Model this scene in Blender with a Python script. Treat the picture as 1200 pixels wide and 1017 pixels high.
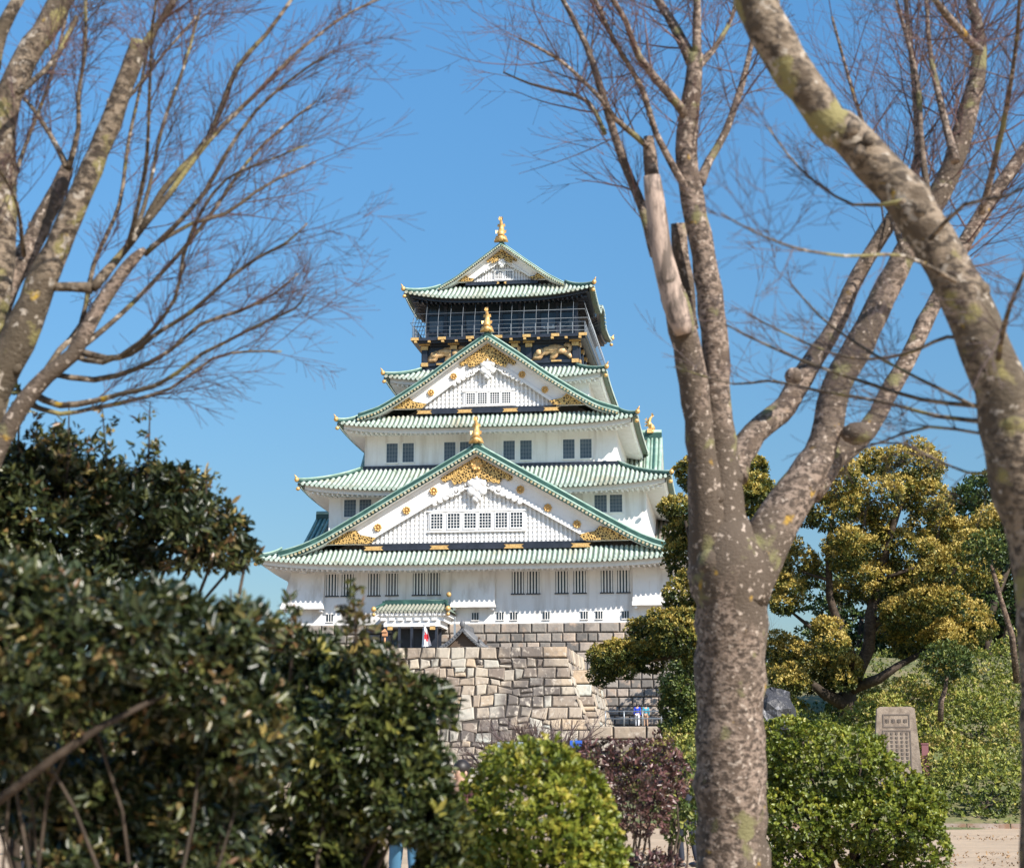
import bpy, math, random
import numpy as np
from mathutils import Vector, Matrix
R = math.radians
random.seed(7)
sc = bpy.context.scene
for o in list(bpy.data.objects): bpy.data.objects.remove(o)
# ------------------------------------------------------------------ camera
EYE = 1.6
FPX = 2100.0
PITCH = math.atan(392/FPX)
YAW = math.atan(280/FPX*math.cos(PITCH))
cam = bpy.data.cameras.new('camera'); camo = bpy.data.objects.new('camera', cam)
sc.collection.objects.link(camo); sc.camera = camo
camo.location = (0, 0, EYE)
camo.rotation_euler = (math.pi/2 + PITCH, 0, YAW)
cam.sensor_width = 36; cam.sensor_fit = 'HORIZONTAL'; cam.lens = 36*FPX/1200
cam.clip_start = 0.1; cam.clip_end = 6000
cam.dof.use_dof = True; cam.dof.focus_distance = 165; cam.dof.aperture_fstop = 4.6
# ------------------------------------------------------------------ sky, sun, exposure
SUN_EL, SUN_AZ = 38.0, 50.0      # azimuth measured from -Y (behind the camera) towards +X
w = bpy.data.worlds.new('World'); sc.world = w; w.use_nodes = True
nt = w.node_tree; nt.nodes.clear()
sky = nt.nodes.new('ShaderNodeTexSky'); sky.sky_type = 'NISHITA'; sky.sun_disc = False
sky.sun_elevation = R(SUN_EL); sky.sun_rotation = R(180 - SUN_AZ)
sky.altitude = 0; sky.air_density = 1.0; sky.dust_density = 0.25; sky.ozone_density = 3.0
bg = nt.nodes.new('ShaderNodeBackground'); bg.inputs[1].default_value = 0.125
wo = nt.nodes.new('ShaderNodeOutputWorld')
hs = nt.nodes.new('ShaderNodeHueSaturation'); hs.inputs['Saturation'].default_value = 1.22; hs.inputs['Hue'].default_value = 0.494
tc = nt.nodes.new('ShaderNodeTexCoord'); sx = nt.nodes.new('ShaderNodeSeparateXYZ'); mr_ = nt.nodes.new('ShaderNodeMapRange')
mr_.inputs[1].default_value = 0.0; mr_.inputs[2].default_value = 0.42; mr_.inputs[3].default_value = 0.34; mr_.inputs[4].default_value = 1.0
vm = nt.nodes.new('ShaderNodeVectorMath'); vm.operation = 'SCALE'
nt.links.new(sky.outputs[0], hs.inputs['Color']); nt.links.new(tc.outputs['Generated'], sx.inputs[0]); nt.links.new(sx.outputs['Z'], mr_.inputs[0])
nt.links.new(hs.outputs[0], vm.inputs[0]); nt.links.new(mr_.outputs[0], vm.inputs['Scale']); nt.links.new(vm.outputs[0], bg.inputs[0]); nt.links.new(bg.outputs[0], wo.inputs[0])
sl = bpy.data.lights.new('sun', 'SUN'); sl.energy = 5.0; sl.angle = R(0.53); sl.color = (1.0, 0.93, 0.84)
so = bpy.data.objects.new('sun', sl); sc.collection.objects.link(so)
sd = Vector((math.sin(R(SUN_AZ))*math.cos(R(SUN_EL)), -math.cos(R(SUN_AZ))*math.cos(R(SUN_EL)), math.sin(R(SUN_EL))))
so.rotation_euler = sd.to_track_quat('Z', 'Y').to_euler(); so.location = (20, -30, 60)
sc.view_settings.view_transform = 'Standard'; sc.view_settings.look = 'None'
sc.view_settings.exposure = 0.65; sc.view_settings.gamma = 1
sc.render.engine = 'CYCLES'
# ------------------------------------------------------------------ measuring helpers
_fw = Vector((-math.sin(YAW)*math.cos(PITCH), math.cos(YAW)*math.cos(PITCH), math.sin(PITCH)))
_rt = Vector((math.cos(YAW), math.sin(YAW), 0)); _up = _rt.cross(_fw)
def at(px, py, D):
    """point seen at photo position (px,py) at distance D in front of the camera"""
    return Vector((0, 0, EYE)) + (_fw*FPX + _rt*(px-600) + _up*(508.5-py))*(D/FPX)
def atY(px, py, Y):
    r = _fw*FPX + _rt*(px-600) + _up*(508.5-py)
    return Vector((0, 0, EYE)) + r*(Y/r.y)
# ------------------------------------------------------------------ mesh helpers
WL = {}
def empty(name, loc, label, cat, group=None):
    o = bpy.data.objects.new(name, None); sc.collection.objects.link(o)
    o.location = loc; o.empty_display_size = 0.5; WL[o.name] = Vector(loc)
    o['label'] = label; o['category'] = cat
    if group: o['group'] = group
    return o
def tag(o, label, cat, group=None):
    o['label'] = label; o['category'] = cat
    if group: o['group'] = group
    return o
class MB:
    def __init__(s): s.v = []; s.f = []; s.m = []; s.t = []; s.mi = 0; s.tone = 0.5; s.sm = []; s.smooth = False; s.cuts = []
    def face(s, idx):
        s.f.append(tuple(idx)); s.m.append(s.mi); s.t.append(s.tone); s.sm.append(s.smooth)
    def cut(s): s.cuts.append((len(s.v), len(s.f)))
    def buildp(s, name, mats, parent):
        """one object for every piece ended by cut()"""
        v0 = f0 = 0; out = []
        for (v1, f1) in s.cuts+[(len(s.v), len(s.f))]:
            if f1 > f0:
                q = MB(); q.v = s.v[v0:v1]; q.f = [tuple(i-v0 for i in f) for f in s.f[f0:f1]]; q.m = s.m[f0:f1]; q.t = s.t[f0:f1]; q.sm = s.sm[f0:f1]
                out.append(q.build(name, mats, parent))
            v0, f0 = v1, f1
        return out
    def add(s, vs): n = len(s.v); s.v.extend([tuple(q) for q in vs]); return n
    def quad(s, a, b, c, d): n = s.add((a, b, c, d)); s.face((n, n+1, n+2, n+3))
    def poly(s, pts): n = s.add(pts); s.face(range(n, n+len(pts)))
    def box(s, x0, x1, y0, y1, z0, z1):
        n = s.add([(x0,y0,z0),(x1,y0,z0),(x1,y1,z0),(x0,y1,z0),(x0,y0,z1),(x1,y0,z1),(x1,y1,z1),(x0,y1,z1)])
        for q in ((0,3,2,1),(4,5,6,7),(0,1,5,4),(1,2,6,5),(2,3,7,6),(3,0,4,7)): s.face([n+i for i in q])
    def hexa(s, p):   # 8 points, bottom 4 ccw then top 4
        n = s.add(p)
        for q in ((0,3,2,1),(4,5,6,7),(0,1,5,4),(1,2,6,5),(2,3,7,6),(3,0,4,7)): s.face([n+i for i in q])
    def obox(s, a, b, wid, hei, up=(0,0,1)):   # beam from a to b
        a = Vector(a); b = Vector(b); d = (b-a).normalized(); u = Vector(up); r = d.cross(u).normalized()*wid/2; u = r.cross(d).normalized()*hei/2
        s.hexa([a-r-u, a+r-u, b+r-u, b-r-u, a-r+u, a+r+u, b+r+u, b-r+u])
    def tube(s, pts, rad, n=8, cap=True, wob=0.0):
        pts = [Vector(q) for q in pts]; k = len(pts)
        if not hasattr(rad, '__len__'): rad = [rad]*k
        ref = None; rings = []; sm = s.smooth; s.smooth = True
        for i, q in enumerate(pts):
            d = (pts[min(i+1, k-1)] - pts[max(i-1, 0)])
            if d.length < 1e-9: d = Vector((0, 0, 1))
            d.normalize()
            if ref is None:
                ref = d.orthogonal().normalized()
            else:
                ref = (ref - d*ref.dot(d))
                ref = ref.normalized() if ref.length > 1e-6 else d.orthogonal().normalized()
            b = d.cross(ref)
            ring = []
            for j in range(n):
                a = 2*math.pi*j/n; rr = rad[i]*(1+wob*random.uniform(-1, 1))
                ring.append(q + (ref*math.cos(a) + b*math.sin(a))*rr)
            rings.append(s.add(ring))
        for i in range(k-1):
            A, B = rings[i], rings[i+1]
            for j in range(n):
                j2 = (j+1) % n; s.face((A+j, A+j2, B+j2, B+j))
        s.smooth = sm
        if cap:
            s.face([rings[0]+j for j in range(n)][::-1]); s.face([rings[-1]+j for j in range(n)])
    def half(s, pts, rad, n=4, up=Vector((0,0,1)), cap=False):   # half round ridge lying along pts
        pts = [Vector(q) for q in pts]; k = len(pts); rings = []; sm = s.smooth; s.smooth = True
        for i, q in enumerate(pts):
            d = (pts[min(i+1, k-1)] - pts[max(i-1, 0)]).normalized()
            r = d.cross(up).normalized(); u = r.cross(d).normalized()
            rings.append(s.add([q + (r*math.cos(math.pi*j/n) + u*math.sin(math.pi*j/n))*rad for j in range(n+1)]))
        for i in range(k-1):
            A, B = rings[i], rings[i+1]
            for j in range(n): s.face((A+j, A+j+1, B+j+1, B+j))
        s.smooth = sm
        if cap: s.face([rings[0]+j for j in range(n+1)])
    def disc(s, c, nrm, rad, th, n=10):
        c = Vector(c); nrm = Vector(nrm).normalized(); s.tube([c, c+nrm*th], rad, n)
    def ball(s, c, r, seg=8, rings=5):
        if not hasattr(r, '__len__'): r = (r, r, r)
        c = Vector(c); sm = s.smooth; s.smooth = True; base = []
        for i in range(rings+1):
            th = math.pi*i/rings
            base.append(s.add([(c.x+r[0]*math.sin(th)*math.cos(2*math.pi*j/seg), c.y+r[1]*math.sin(th)*math.sin(2*math.pi*j/seg), c.z+r[2]*math.cos(th)) for j in range(seg)]))
        for i in range(rings):
            for j in range(seg):
                j2 = (j+1) % seg; s.face((base[i]+j, base[i+1]+j, base[i+1]+j2, base[i]+j2))
        s.smooth = sm
    def prism(s, outline, y0, y1):   # outline list of (x,z) ccw seen from -Y
        n = len(outline); a = s.add([(x, y0, z) for x, z in outline]); b = s.add([(x, y1, z) for x, z in outline])
        s.face(range(a, a+n)); s.face([b+i for i in range(n)][::-1])
        for i in range(n): j = (i+1) % n; s.face((a+j, a+i, b+i, b+j))
    def build(s, name, mats, parent=None, label=None, kind=None):
        if not s.v: return None
        me = bpy.data.meshes.new(name); o = bpy.data.objects.new(name, me); sc.collection.objects.link(o)
        org = Vector((0, 0, 0))
        if parent is not None: org = WL[parent.name]; o.parent = parent
        else:
            if kind is None and s.v:
                V = np.array(s.v); org = Vector(((V[:,0].min()+V[:,0].max())/2, (V[:,1].min()+V[:,1].max())/2, V[:,2].min())); o.location = org
        WL[o.name] = org
        vv = np.array(s.v, dtype=np.float32) - np.array(org, dtype=np.float32)
        me.from_pydata(vv.tolist(), [], s.f)
        if not isinstance(mats, (list, tuple)): mats = [mats]
        for m in mats: me.materials.append(m)
        me.polygons.foreach_set('material_index', s.m)
        me.polygons.foreach_set('use_smooth', s.sm)
        at_ = me.attributes.new('tone', 'FLOAT', 'FACE'); at_.data.foreach_set('value', s.t)
        me.update()
        if label: o['label'] = label
        if kind: o['kind'] = kind
        return o
# ------------------------------------------------------------------ materials
def mat(name, col, rough=0.6, metal=0.0, col2=None, nscale=1.0, ramp=(0.4, 0.6), bump=0.0, bscale=8.0, spec=0.5, detail=5, stretch=None, tonecols=None, transl=0.0, alpha=None, emit=None):
    m = bpy.data.materials.new(name); m.use_nodes = True; t = m.node_tree; N = t.nodes; Lk = t.links
    b = N['Principled BSDF']; b.inputs['Roughness'].default_value = rough; b.inputs['Metallic'].default_value = metal
    b.inputs['Specular IOR Level'].default_value = spec
    b.inputs['Base Color'].default_value = (*col, 1)
    geo = N.new('ShaderNodeNewGeometry'); mp = N.new('ShaderNodeMapping'); Lk.new(geo.outputs['Position'], mp.inputs[0])
    if stretch: mp.inputs['Scale'].default_value = stretch
    cur = None
    if tonecols:
        a = N.new('ShaderNodeAttribute'); a.attribute_name = 'tone'
        cr = N.new('ShaderNodeValToRGB'); e = cr.color_ramp.elements
        for i, (p_, c_) in enumerate(tonecols):
            el = e[i] if i < 2 else e.new(p_)
            el.position = p_; el.color = (*c_, 1)
        Lk.new(a.outputs['Fac'], cr.inputs[0]); cur = cr.outputs[0]
    if col2 is not None:
        n1 = N.new('ShaderNodeTexNoise'); n1.inputs['Scale'].default_value = nscale; n1.inputs['Detail'].default_value = detail; n1.inputs['Roughness'].default_value = 0.65
        Lk.new(mp.outputs[0], n1.inputs['Vector'])
        mr = N.new('ShaderNodeMapRange'); mr.inputs[1].default_value = ramp[0]; mr.inputs[2].default_value = ramp[1]
        Lk.new(n1.outputs['Fac'], mr.inputs[0])
        mx = N.new('ShaderNodeMix'); mx.data_type = 'RGBA'; Lk.new(mr.outputs[0], mx.inputs[0])
        if cur: Lk.new(cur, mx.inputs[6])
        else: mx.inputs[6].default_value = (*col, 1)
        mx.inputs[7].default_value = (*col2, 1); cur = mx.outputs[2]
    if cur: Lk.new(cur, b.inputs['Base Color'])
    if bump:
        n2 = N.new('ShaderNodeTexNoise'); n2.inputs['Scale'].default_value = bscale; n2.inputs['Detail'].default_value = 6
        Lk.new(mp.outputs[0], n2.inputs['Vector'])
        bp = N.new('ShaderNodeBump'); bp.inputs['Strength'].default_value = 1.0; bp.inputs['Distance'].default_value = bump
        Lk.new(n2.outputs['Fac'], bp.inputs['Height']); Lk.new(bp.outputs[0], b.inputs['Normal'])
    if transl:
        tr = N.new('ShaderNodeBsdfTranslucent'); ms = N.new('ShaderNodeMixShader'); ms.inputs[0].default_value = transl
        if cur: Lk.new(cur, tr.inputs[0])
        else: tr.inputs[0].default_value = (*col, 1)
        Lk.new(b.outputs[0], ms.inputs[1]); Lk.new(tr.outputs[0], ms.inputs[2]); Lk.new(ms.outputs[0], N['Material Output'].inputs[0])
    if alpha is not None: b.inputs['Alpha'].default_value = alpha
    return m
def add_noise_layer(m, col, scale, lo, hi, stretch=None, detail=4):
    t = m.node_tree; N = t.nodes; Lk = t.links; b = N['Principled BSDF']
    geo = N.new('ShaderNodeNewGeometry'); mp = N.new('ShaderNodeMapping'); Lk.new(geo.outputs['Position'], mp.inputs[0])
    if stretch: mp.inputs['Scale'].default_value = stretch
    mp.inputs['Location'].default_value = (scale*3.1, 5.7, scale)
    n1 = N.new('ShaderNodeTexNoise'); n1.inputs['Scale'].default_value = scale; n1.inputs['Detail'].default_value = detail
    Lk.new(mp.outputs[0], n1.inputs['Vector'])
    mr = N.new('ShaderNodeMapRange'); mr.inputs[1].default_value = lo; mr.inputs[2].default_value = hi; Lk.new(n1.outputs['Fac'], mr.inputs[0])
    mx = N.new('ShaderNodeMix'); mx.data_type = 'RGBA'; Lk.new(mr.outputs[0], mx.inputs[0])
    if b.inputs['Base Color'].links:
        src = b.inputs['Base Color'].links[0].from_socket; Lk.new(src, mx.inputs[6])
    else: mx.inputs[6].default_value = b.inputs['Base Color'].default_value
    mx.inputs[7].default_value = (*col, 1); Lk.new(mx.outputs[2], b.inputs['Base Color'])
    return m
M = {}
M['plaster'] = add_noise_layer(mat('white_plaster', (0.86,0.85,0.83), 0.8, col2=(0.78,0.765,0.74), nscale=0.5, ramp=(0.5,0.8), bump=0.02, bscale=3), (0.55,0.51,0.46), 1.0, 0.50, 0.85, stretch=(1.6,1.6,0.14))
M['white'] = mat('white_painted_wood', (0.86,0.86,0.85), 0.6, col2=(0.76,0.75,0.72), nscale=1.3, ramp=(0.45,0.8))
M['tile'] = add_noise_layer(mat('green_copper_tile', (0.38,0.48,0.405), 0.5, col2=(0.54,0.61,0.55), nscale=2.3, ramp=(0.4,0.62), bump=0.01, bscale=20), (0.36,0.33,0.24), 0.28, 0.52, 0.72)
add_noise_layer(M['tile'], (0.20,0.24,0.18), 1.1, 0.58, 0.75, stretch=(1,1,.3))
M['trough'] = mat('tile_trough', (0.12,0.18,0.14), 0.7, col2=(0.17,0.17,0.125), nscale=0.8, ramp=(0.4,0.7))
M['dkgreen'] = mat('dark_green_ridge', (0.022,0.07,0.058), 0.5, col2=(0.06,0.16,0.13), nscale=0.9, ramp=(0.5,0.8))
M['mdgreen'] = mat('weathered_green_ridge', (0.22,0.35,0.28), 0.45, col2=(0.42,0.53,0.45), nscale=1.1, ramp=(0.4,0.7))
M['tileend'] = mat('round_tile_ends', (0.50,0.49,0.38), 0.5, col2=(0.35,0.27,0.12), nscale=2.5, ramp=(0.42,0.6))
M['gold'] = mat('gilded_metal', (0.80,0.52,0.20), 0.42, 0.35, col2=(0.52,0.30,0.10), nscale=5, ramp=(0.4,0.65), bump=0.03, bscale=9)
M['black'] = mat('black_lacquer', (0.018,0.022,0.032), 0.35, col2=(0.03,0.035,0.05), nscale=1.0)
M['glass'] = mat('dark_window', (0.02,0.03,0.04), 0.15)
M['pane'] = mat('blue_grey_window', (0.10,0.135,0.17), 0.3, col2=(0.07,0.10,0.13), nscale=0.6)
M['tiger'] = mat('pale_gilt_relief', (0.82,0.56,0.30), .5, .2, col2=(0.62,0.38,0.18), nscale=4)
M['wire'] = mat('pale_steel_net', (0.22,0.25,0.28), 0.5, 0.2)
M['greytile'] = mat('grey_roof_tile', (0.10,0.105,0.115), 0.5, col2=(0.19,0.19,0.19), nscale=1.5, ramp=(0.4,0.65))
M['browntile'] = mat('aged_brown_tile', (0.20,0.17,0.145), 0.6, col2=(0.29,0.25,0.21), nscale=1.0)
# gold filigree: openwork gilt over dark ground
def filigree():
    m = bpy.data.materials.new('gold_filigree'); m.use_nodes = True; t = m.node_tree; N = t.nodes; Lk = t.links; b = N['Principled BSDF']
    geo = N.new('ShaderNodeNewGeometry'); vo = N.new('ShaderNodeTexVoronoi'); vo.inputs['Scale'].default_value = 4.2; vo.feature = 'DISTANCE_TO_EDGE'
    Lk.new(geo.outputs['Position'], vo.inputs['Vector'])
    mr = N.new('ShaderNodeMapRange'); mr.inputs[1].default_value = 0.10; mr.inputs[2].default_value = 0.17; Lk.new(vo.outputs['Distance'], mr.inputs[0])
    mx = N.new('ShaderNodeMix'); mx.data_type = 'RGBA'; Lk.new(mr.outputs[0], mx.inputs[0])
    mx.inputs[6].default_value = (0.78,0.50,0.17,1); mx.inputs[7].default_value = (0.10,0.06,0.02,1)
    Lk.new(mx.outputs[2], b.inputs['Base Color']); b.inputs['Roughness'].default_value = 0.42; b.inputs['Metallic'].default_value = 0.35
    bp = N.new('ShaderNodeBump'); bp.inputs['Distance'].default_value = 0.05; bp.invert = True
    Lk.new(mr.outputs[0], bp.inputs['Height']); Lk.new(bp.outputs[0], b.inputs['Normal'])
    return m
M['fili'] = filigree()
stone_cols = [(0.0,(0.10,0.085,0.075)),(0.15,(0.22,0.175,0.14)),(0.35,(0.32,0.255,0.19)),(0.5,(0.39,0.325,0.25)),(0.65,(0.42,0.40,0.34)),(0.8,(0.46,0.345,0.23)),(1.0,(0.47,0.47,0.41))]
M['stone'] = add_noise_layer(mat('castle_stone', (0.4,0.35,0.3), 0.85, tonecols=stone_cols, col2=(0.25,0.215,0.18), nscale=1.1, ramp=(0.55,0.85), bump=0.06, bscale=2.5), (0.14,0.12,0.105), 0.22, 0.53, 0.66)
stone_cols2 = [(0.0,(0.13,0.12,0.11)),(0.3,(0.22,0.20,0.175)),(0.6,(0.30,0.265,0.23)),(0.85,(0.36,0.30,0.25)),(1.0,(0.42,0.34,0.27))]
M['stone2'] = add_noise_layer(mat('dark_castle_stone', (0.4,0.35,0.3), 0.85, tonecols=stone_cols2, col2=(0.17,0.15,0.135), nscale=0.9, ramp=(0.5,0.75), bump=0.06, bscale=2.5), (0.09,0.085,0.08), 0.5, 0.56, 0.8, stretch=(1,1,0.3))
add_noise_layer(M['stone'], (0.50,0.44,0.36), 3.0, .56, .72); add_noise_layer(M['stone'], (0.10,0.085,0.07), 1.2, .57, .70, stretch=(1,1,.3))
add_noise_layer(M['stone2'], (0.34,0.26,0.20), 1.6, .55, .70)
M['joint'] = mat('stone_joint', (0.06,0.05,0.042), 0.95)
# ================================================================== CASTLE
XC = -25.2
keep = empty('castle_keep', (XC, 168.5, 15.1), 'white five tiered castle keep with green tiled roofs, gold ornaments and front gables', 'castle')
def prof(v): return 0.72*v + 0.28*v*v
def hip_roof(name, hw, yf, yb, ze, run, rise, lift, over, fasc=0.6, rs=0.48, under='white', raftcol='white', bumpR=0.0, gold=True, tiles='tile', sides='frlb', runb=None):
    """skirt roof with ribbed tiles; over = overhang from eave to the wall below"""
    surf = MB(); rib = MB(); und = MB(); raf = MB(); hipm = MB(); orn = MB()
    ym = (yf+yb)/2; LY = (yb-yf)/2
    def frame(sd):
        if sd == 'f': return hw, lambda t, d, z: (XC+t, yf+d, z)
        if sd == 'b': return hw, lambda t, d, z: (XC-t, yb-d, z)
        if sd == 'r': return LY, lambda t, d, z: (XC+hw-d, ym+t, z)
        return LY, lambda t, d, z: (XC-hw+d, ym-t, z)
    def hz(sd, t, d, L):
        v = d/run; Lv = max(L-d, 0.01); u = min(abs(t)/Lv, 1)
        z = ze + rise*prof(v) + lift*(u**4 if L > 14 else u**3.2)*(max(0, 1-v)**1.4)
        if bumpR and sd in 'rl': z += bumpR*math.exp(-(t/3.0)**4)*(1-v)**1.0
        return z
    for sd in sides:
        L, P = frame(sd)
        nu, nv = 60, 7
        idx = []
        for j in range(nv+1):
            d = run*j/nv; Lv = L-d
            idx.append(surf.add([P(Lv*(2*i/nu-1), d, hz(sd, Lv*(2*i/nu-1), d, L)) for i in range(nu+1)]))
        for j in range(nv):
            for i in range(nu): surf.face((idx[j]+i, idx[j]+i+1, idx[j+1]+i+1, idx[j+1]+i))
        # ribs, each with its round end tile
        n = int(2*L/rs); 
        for k in range(n+1):
            t = -L + (2*L - n*rs)/2 + k*rs
            dm = min(run, L-abs(t))
            if dm < 0.15: continue
            pts = []
            for q in range(6):
                d = -0.06 + (dm+0.06)*q/5
                pts.append(P(t, d, hz(sd, t, max(d, 0), L)+0.0))
            rib.half(pts, 0.155, 4, cap=True)
            x, y, z = P(t, -0.08, hz(sd, t, 0, L)-0.03)
            o = Vector(P(0, -1, 0)) - Vector(P(0, 0, 0))
            rib.disc((x, y, z), o, 0.165, 0.05, 8)
        # fascia and soffit
        m = 56
        for i in range(m):
            ts = [L*(2*i/m-1), L*(2*(i+1)/m-1)]
            def pz(t, d): return hz(sd, max(-L, min(L, t)), 0, L)
            a0 = ts[0]*(L-.1)/L; a1 = ts[1]*(L-.1)/L
            for (dd0, dd1, zz0, zz1) in ((0.05, 0.05, -0.02, -0.13), (0.05, 0.48, -0.13, -0.13), (0.48, 0.48, -0.13, -fasc)):
                und.mi = 1 if zz1 > -.2 else 0; und.quad(P(a0*(L-dd0)/L, dd0, pz(ts[0],0)+zz0), P(a0*(L-dd1)/L, dd1, pz(ts[0],0)+zz1), P(a1*(L-dd1)/L, dd1, pz(ts[1],0)+zz1), P(a1*(L-dd0)/L, dd0, pz(ts[1],0)+zz0))
            zi = ze - fasc + 0.45; und.mi = 0
            ins = over + 0.15
            s0 = ts[0]*(L-ins)/L; s1 = ts[1]*(L-ins)/L
            und.quad(P(a0*(L-.48)/L, 0.48, pz(ts[0],0)-fasc), P(s0, ins, zi), P(s1, ins, zi), P(a1*(L-.48)/L, 0.48, pz(ts[1],0)-fasc))
        # rafters
        n = int(2*(L-0.3)/0.5)
        for k in range(n+1):
            t = -(L-0.3) + k*0.5
            dm = min(over+0.1, L-abs(t)-0.05)
            if dm < 1.0: continue
            def sz(d):
                f = (d-0.48)/(over+0.15-0.48); return (hz(sd, t, 0, L)-fasc)*(1-f) + (ze-fasc+0.45)*f
            a = Vector(P(t, 0.75, sz(0.75)-0.07)); b = Vector(P(t, dm, sz(dm)-0.07))
            raf.obox(a, b, 0.17, 0.18)
    # hips at four corners
    for sx in (-1, 1):
        for (ye, sy) in ((yf, 1), (yb, -1)):
            pts = []
            for q in range(9):
                d = run*(q/8); v = d/run
                pts.append(Vector((XC+sx*(hw-d), ye+sy*d, ze+rise*prof(v)+lift*(1-v)**1.4)))
            o = (pts[0]-pts[1]).normalized()
            hp = [pts[0]+o*0.15+Vector((0,0,.12))] + [q+Vector((0,0,.1)) for q in pts[1:]]
            hipm.mi = 0; hipm.tube([q+Vector((0,0,.08)) for q in hp], 0.17, 7)
            hipm.mi = 1; hipm.tube([q+Vector((0,0,.27)) for q in hp], 0.10, 7); hipm.cut()
            c = hp[0]
            if gold:
                # corner goblin tile and the cap on the corner rafter
                orn.ball(c+Vector((0,0,.2)), (0.24,0.24,0.27), 8, 5); orn.tube([c+Vector((0,0,.3)), c+Vector((sx*.08,-sy*.08,.5)), c+Vector((sx*.2,-sy*.2,.68))], [0.13,0.09,0.03], 6); orn.cut()
                orn.ball(c+Vector((-sx*.12,sy*.12,-fasc-.10)), (0.22,0.22,0.2), 8, 5); orn.cut()
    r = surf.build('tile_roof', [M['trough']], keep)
    tr = M[tiles]
    rib.build('tile_ridge', [tr], r)
    hipm.buildp('hip_ridge', [M['dkgreen'], M['mdgreen']], r)
    und.build('eave', [M[under], M['trough']], r); raf.build('rafter', [M[raftcol]], r)
    if gold: orn.buildp('corner_ornament', [M['gold']], r)
    return r
def wall_box(name, hw, yf, yb, z0, z1, m='plaster', flare=0.0):
    b = MB(); a = hw+flare
    b.hexa([(XC-a,yf-flare,z0),(XC+a,yf-flare,z0),(XC+a,yb,z0),(XC-a,yb,z0),(XC-hw,yf,z1),(XC+hw,yf,z1),(XC+hw,yb,z1),(XC-hw,yb,z1)])
    return b.build(name, [M[m]], keep)
# ---- storeys
wall_box('wall', 18.2, 168.5, 217, 15.0, 20.6)
wall_box('wall', 15.75, 172.5, 214.5, 21.5, 28.4)
wall_box('wall', 12.75, 175, 212, 30.2, 34.9)
wall_box('wall', 9.6, 180, 207, 36.0, 40.95)
wall_box('upper_wall', 8.25, 182.6, 204.4, 42.0, 46.0, 'black')
wall_box('lookout_room', 8.0, 183.6, 203.4, 46.0, 50.9, 'glass')
# ---- roofs
R1 = hip_roof('r1', 21.0, 165.0, 220.5, 20.55, 2.0, 1.55, 0.75, 3.4)
R2 = hip_roof('r2', 18.25, 169.7, 217.3, 28.35, 5.45, 2.9, 0.85, 2.7)
R3 = hip_roof('r3', 14.95, 172.0, 215.0, 34.95, 1.9, 1.4, 0.65, 3.0)
R4 = hip_roof('r4', 11.5, 178.0, 209.0, 40.95, 3.3, 1.7, 0.6, 1.95)
R5 = hip_roof('r5', 10.05, 181.0, 206.0, 50.45, 3.3, 2.0, 0.85, 2.2, fasc=0.5, under='black', raftcol='black', bumpR=1.5)
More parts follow.
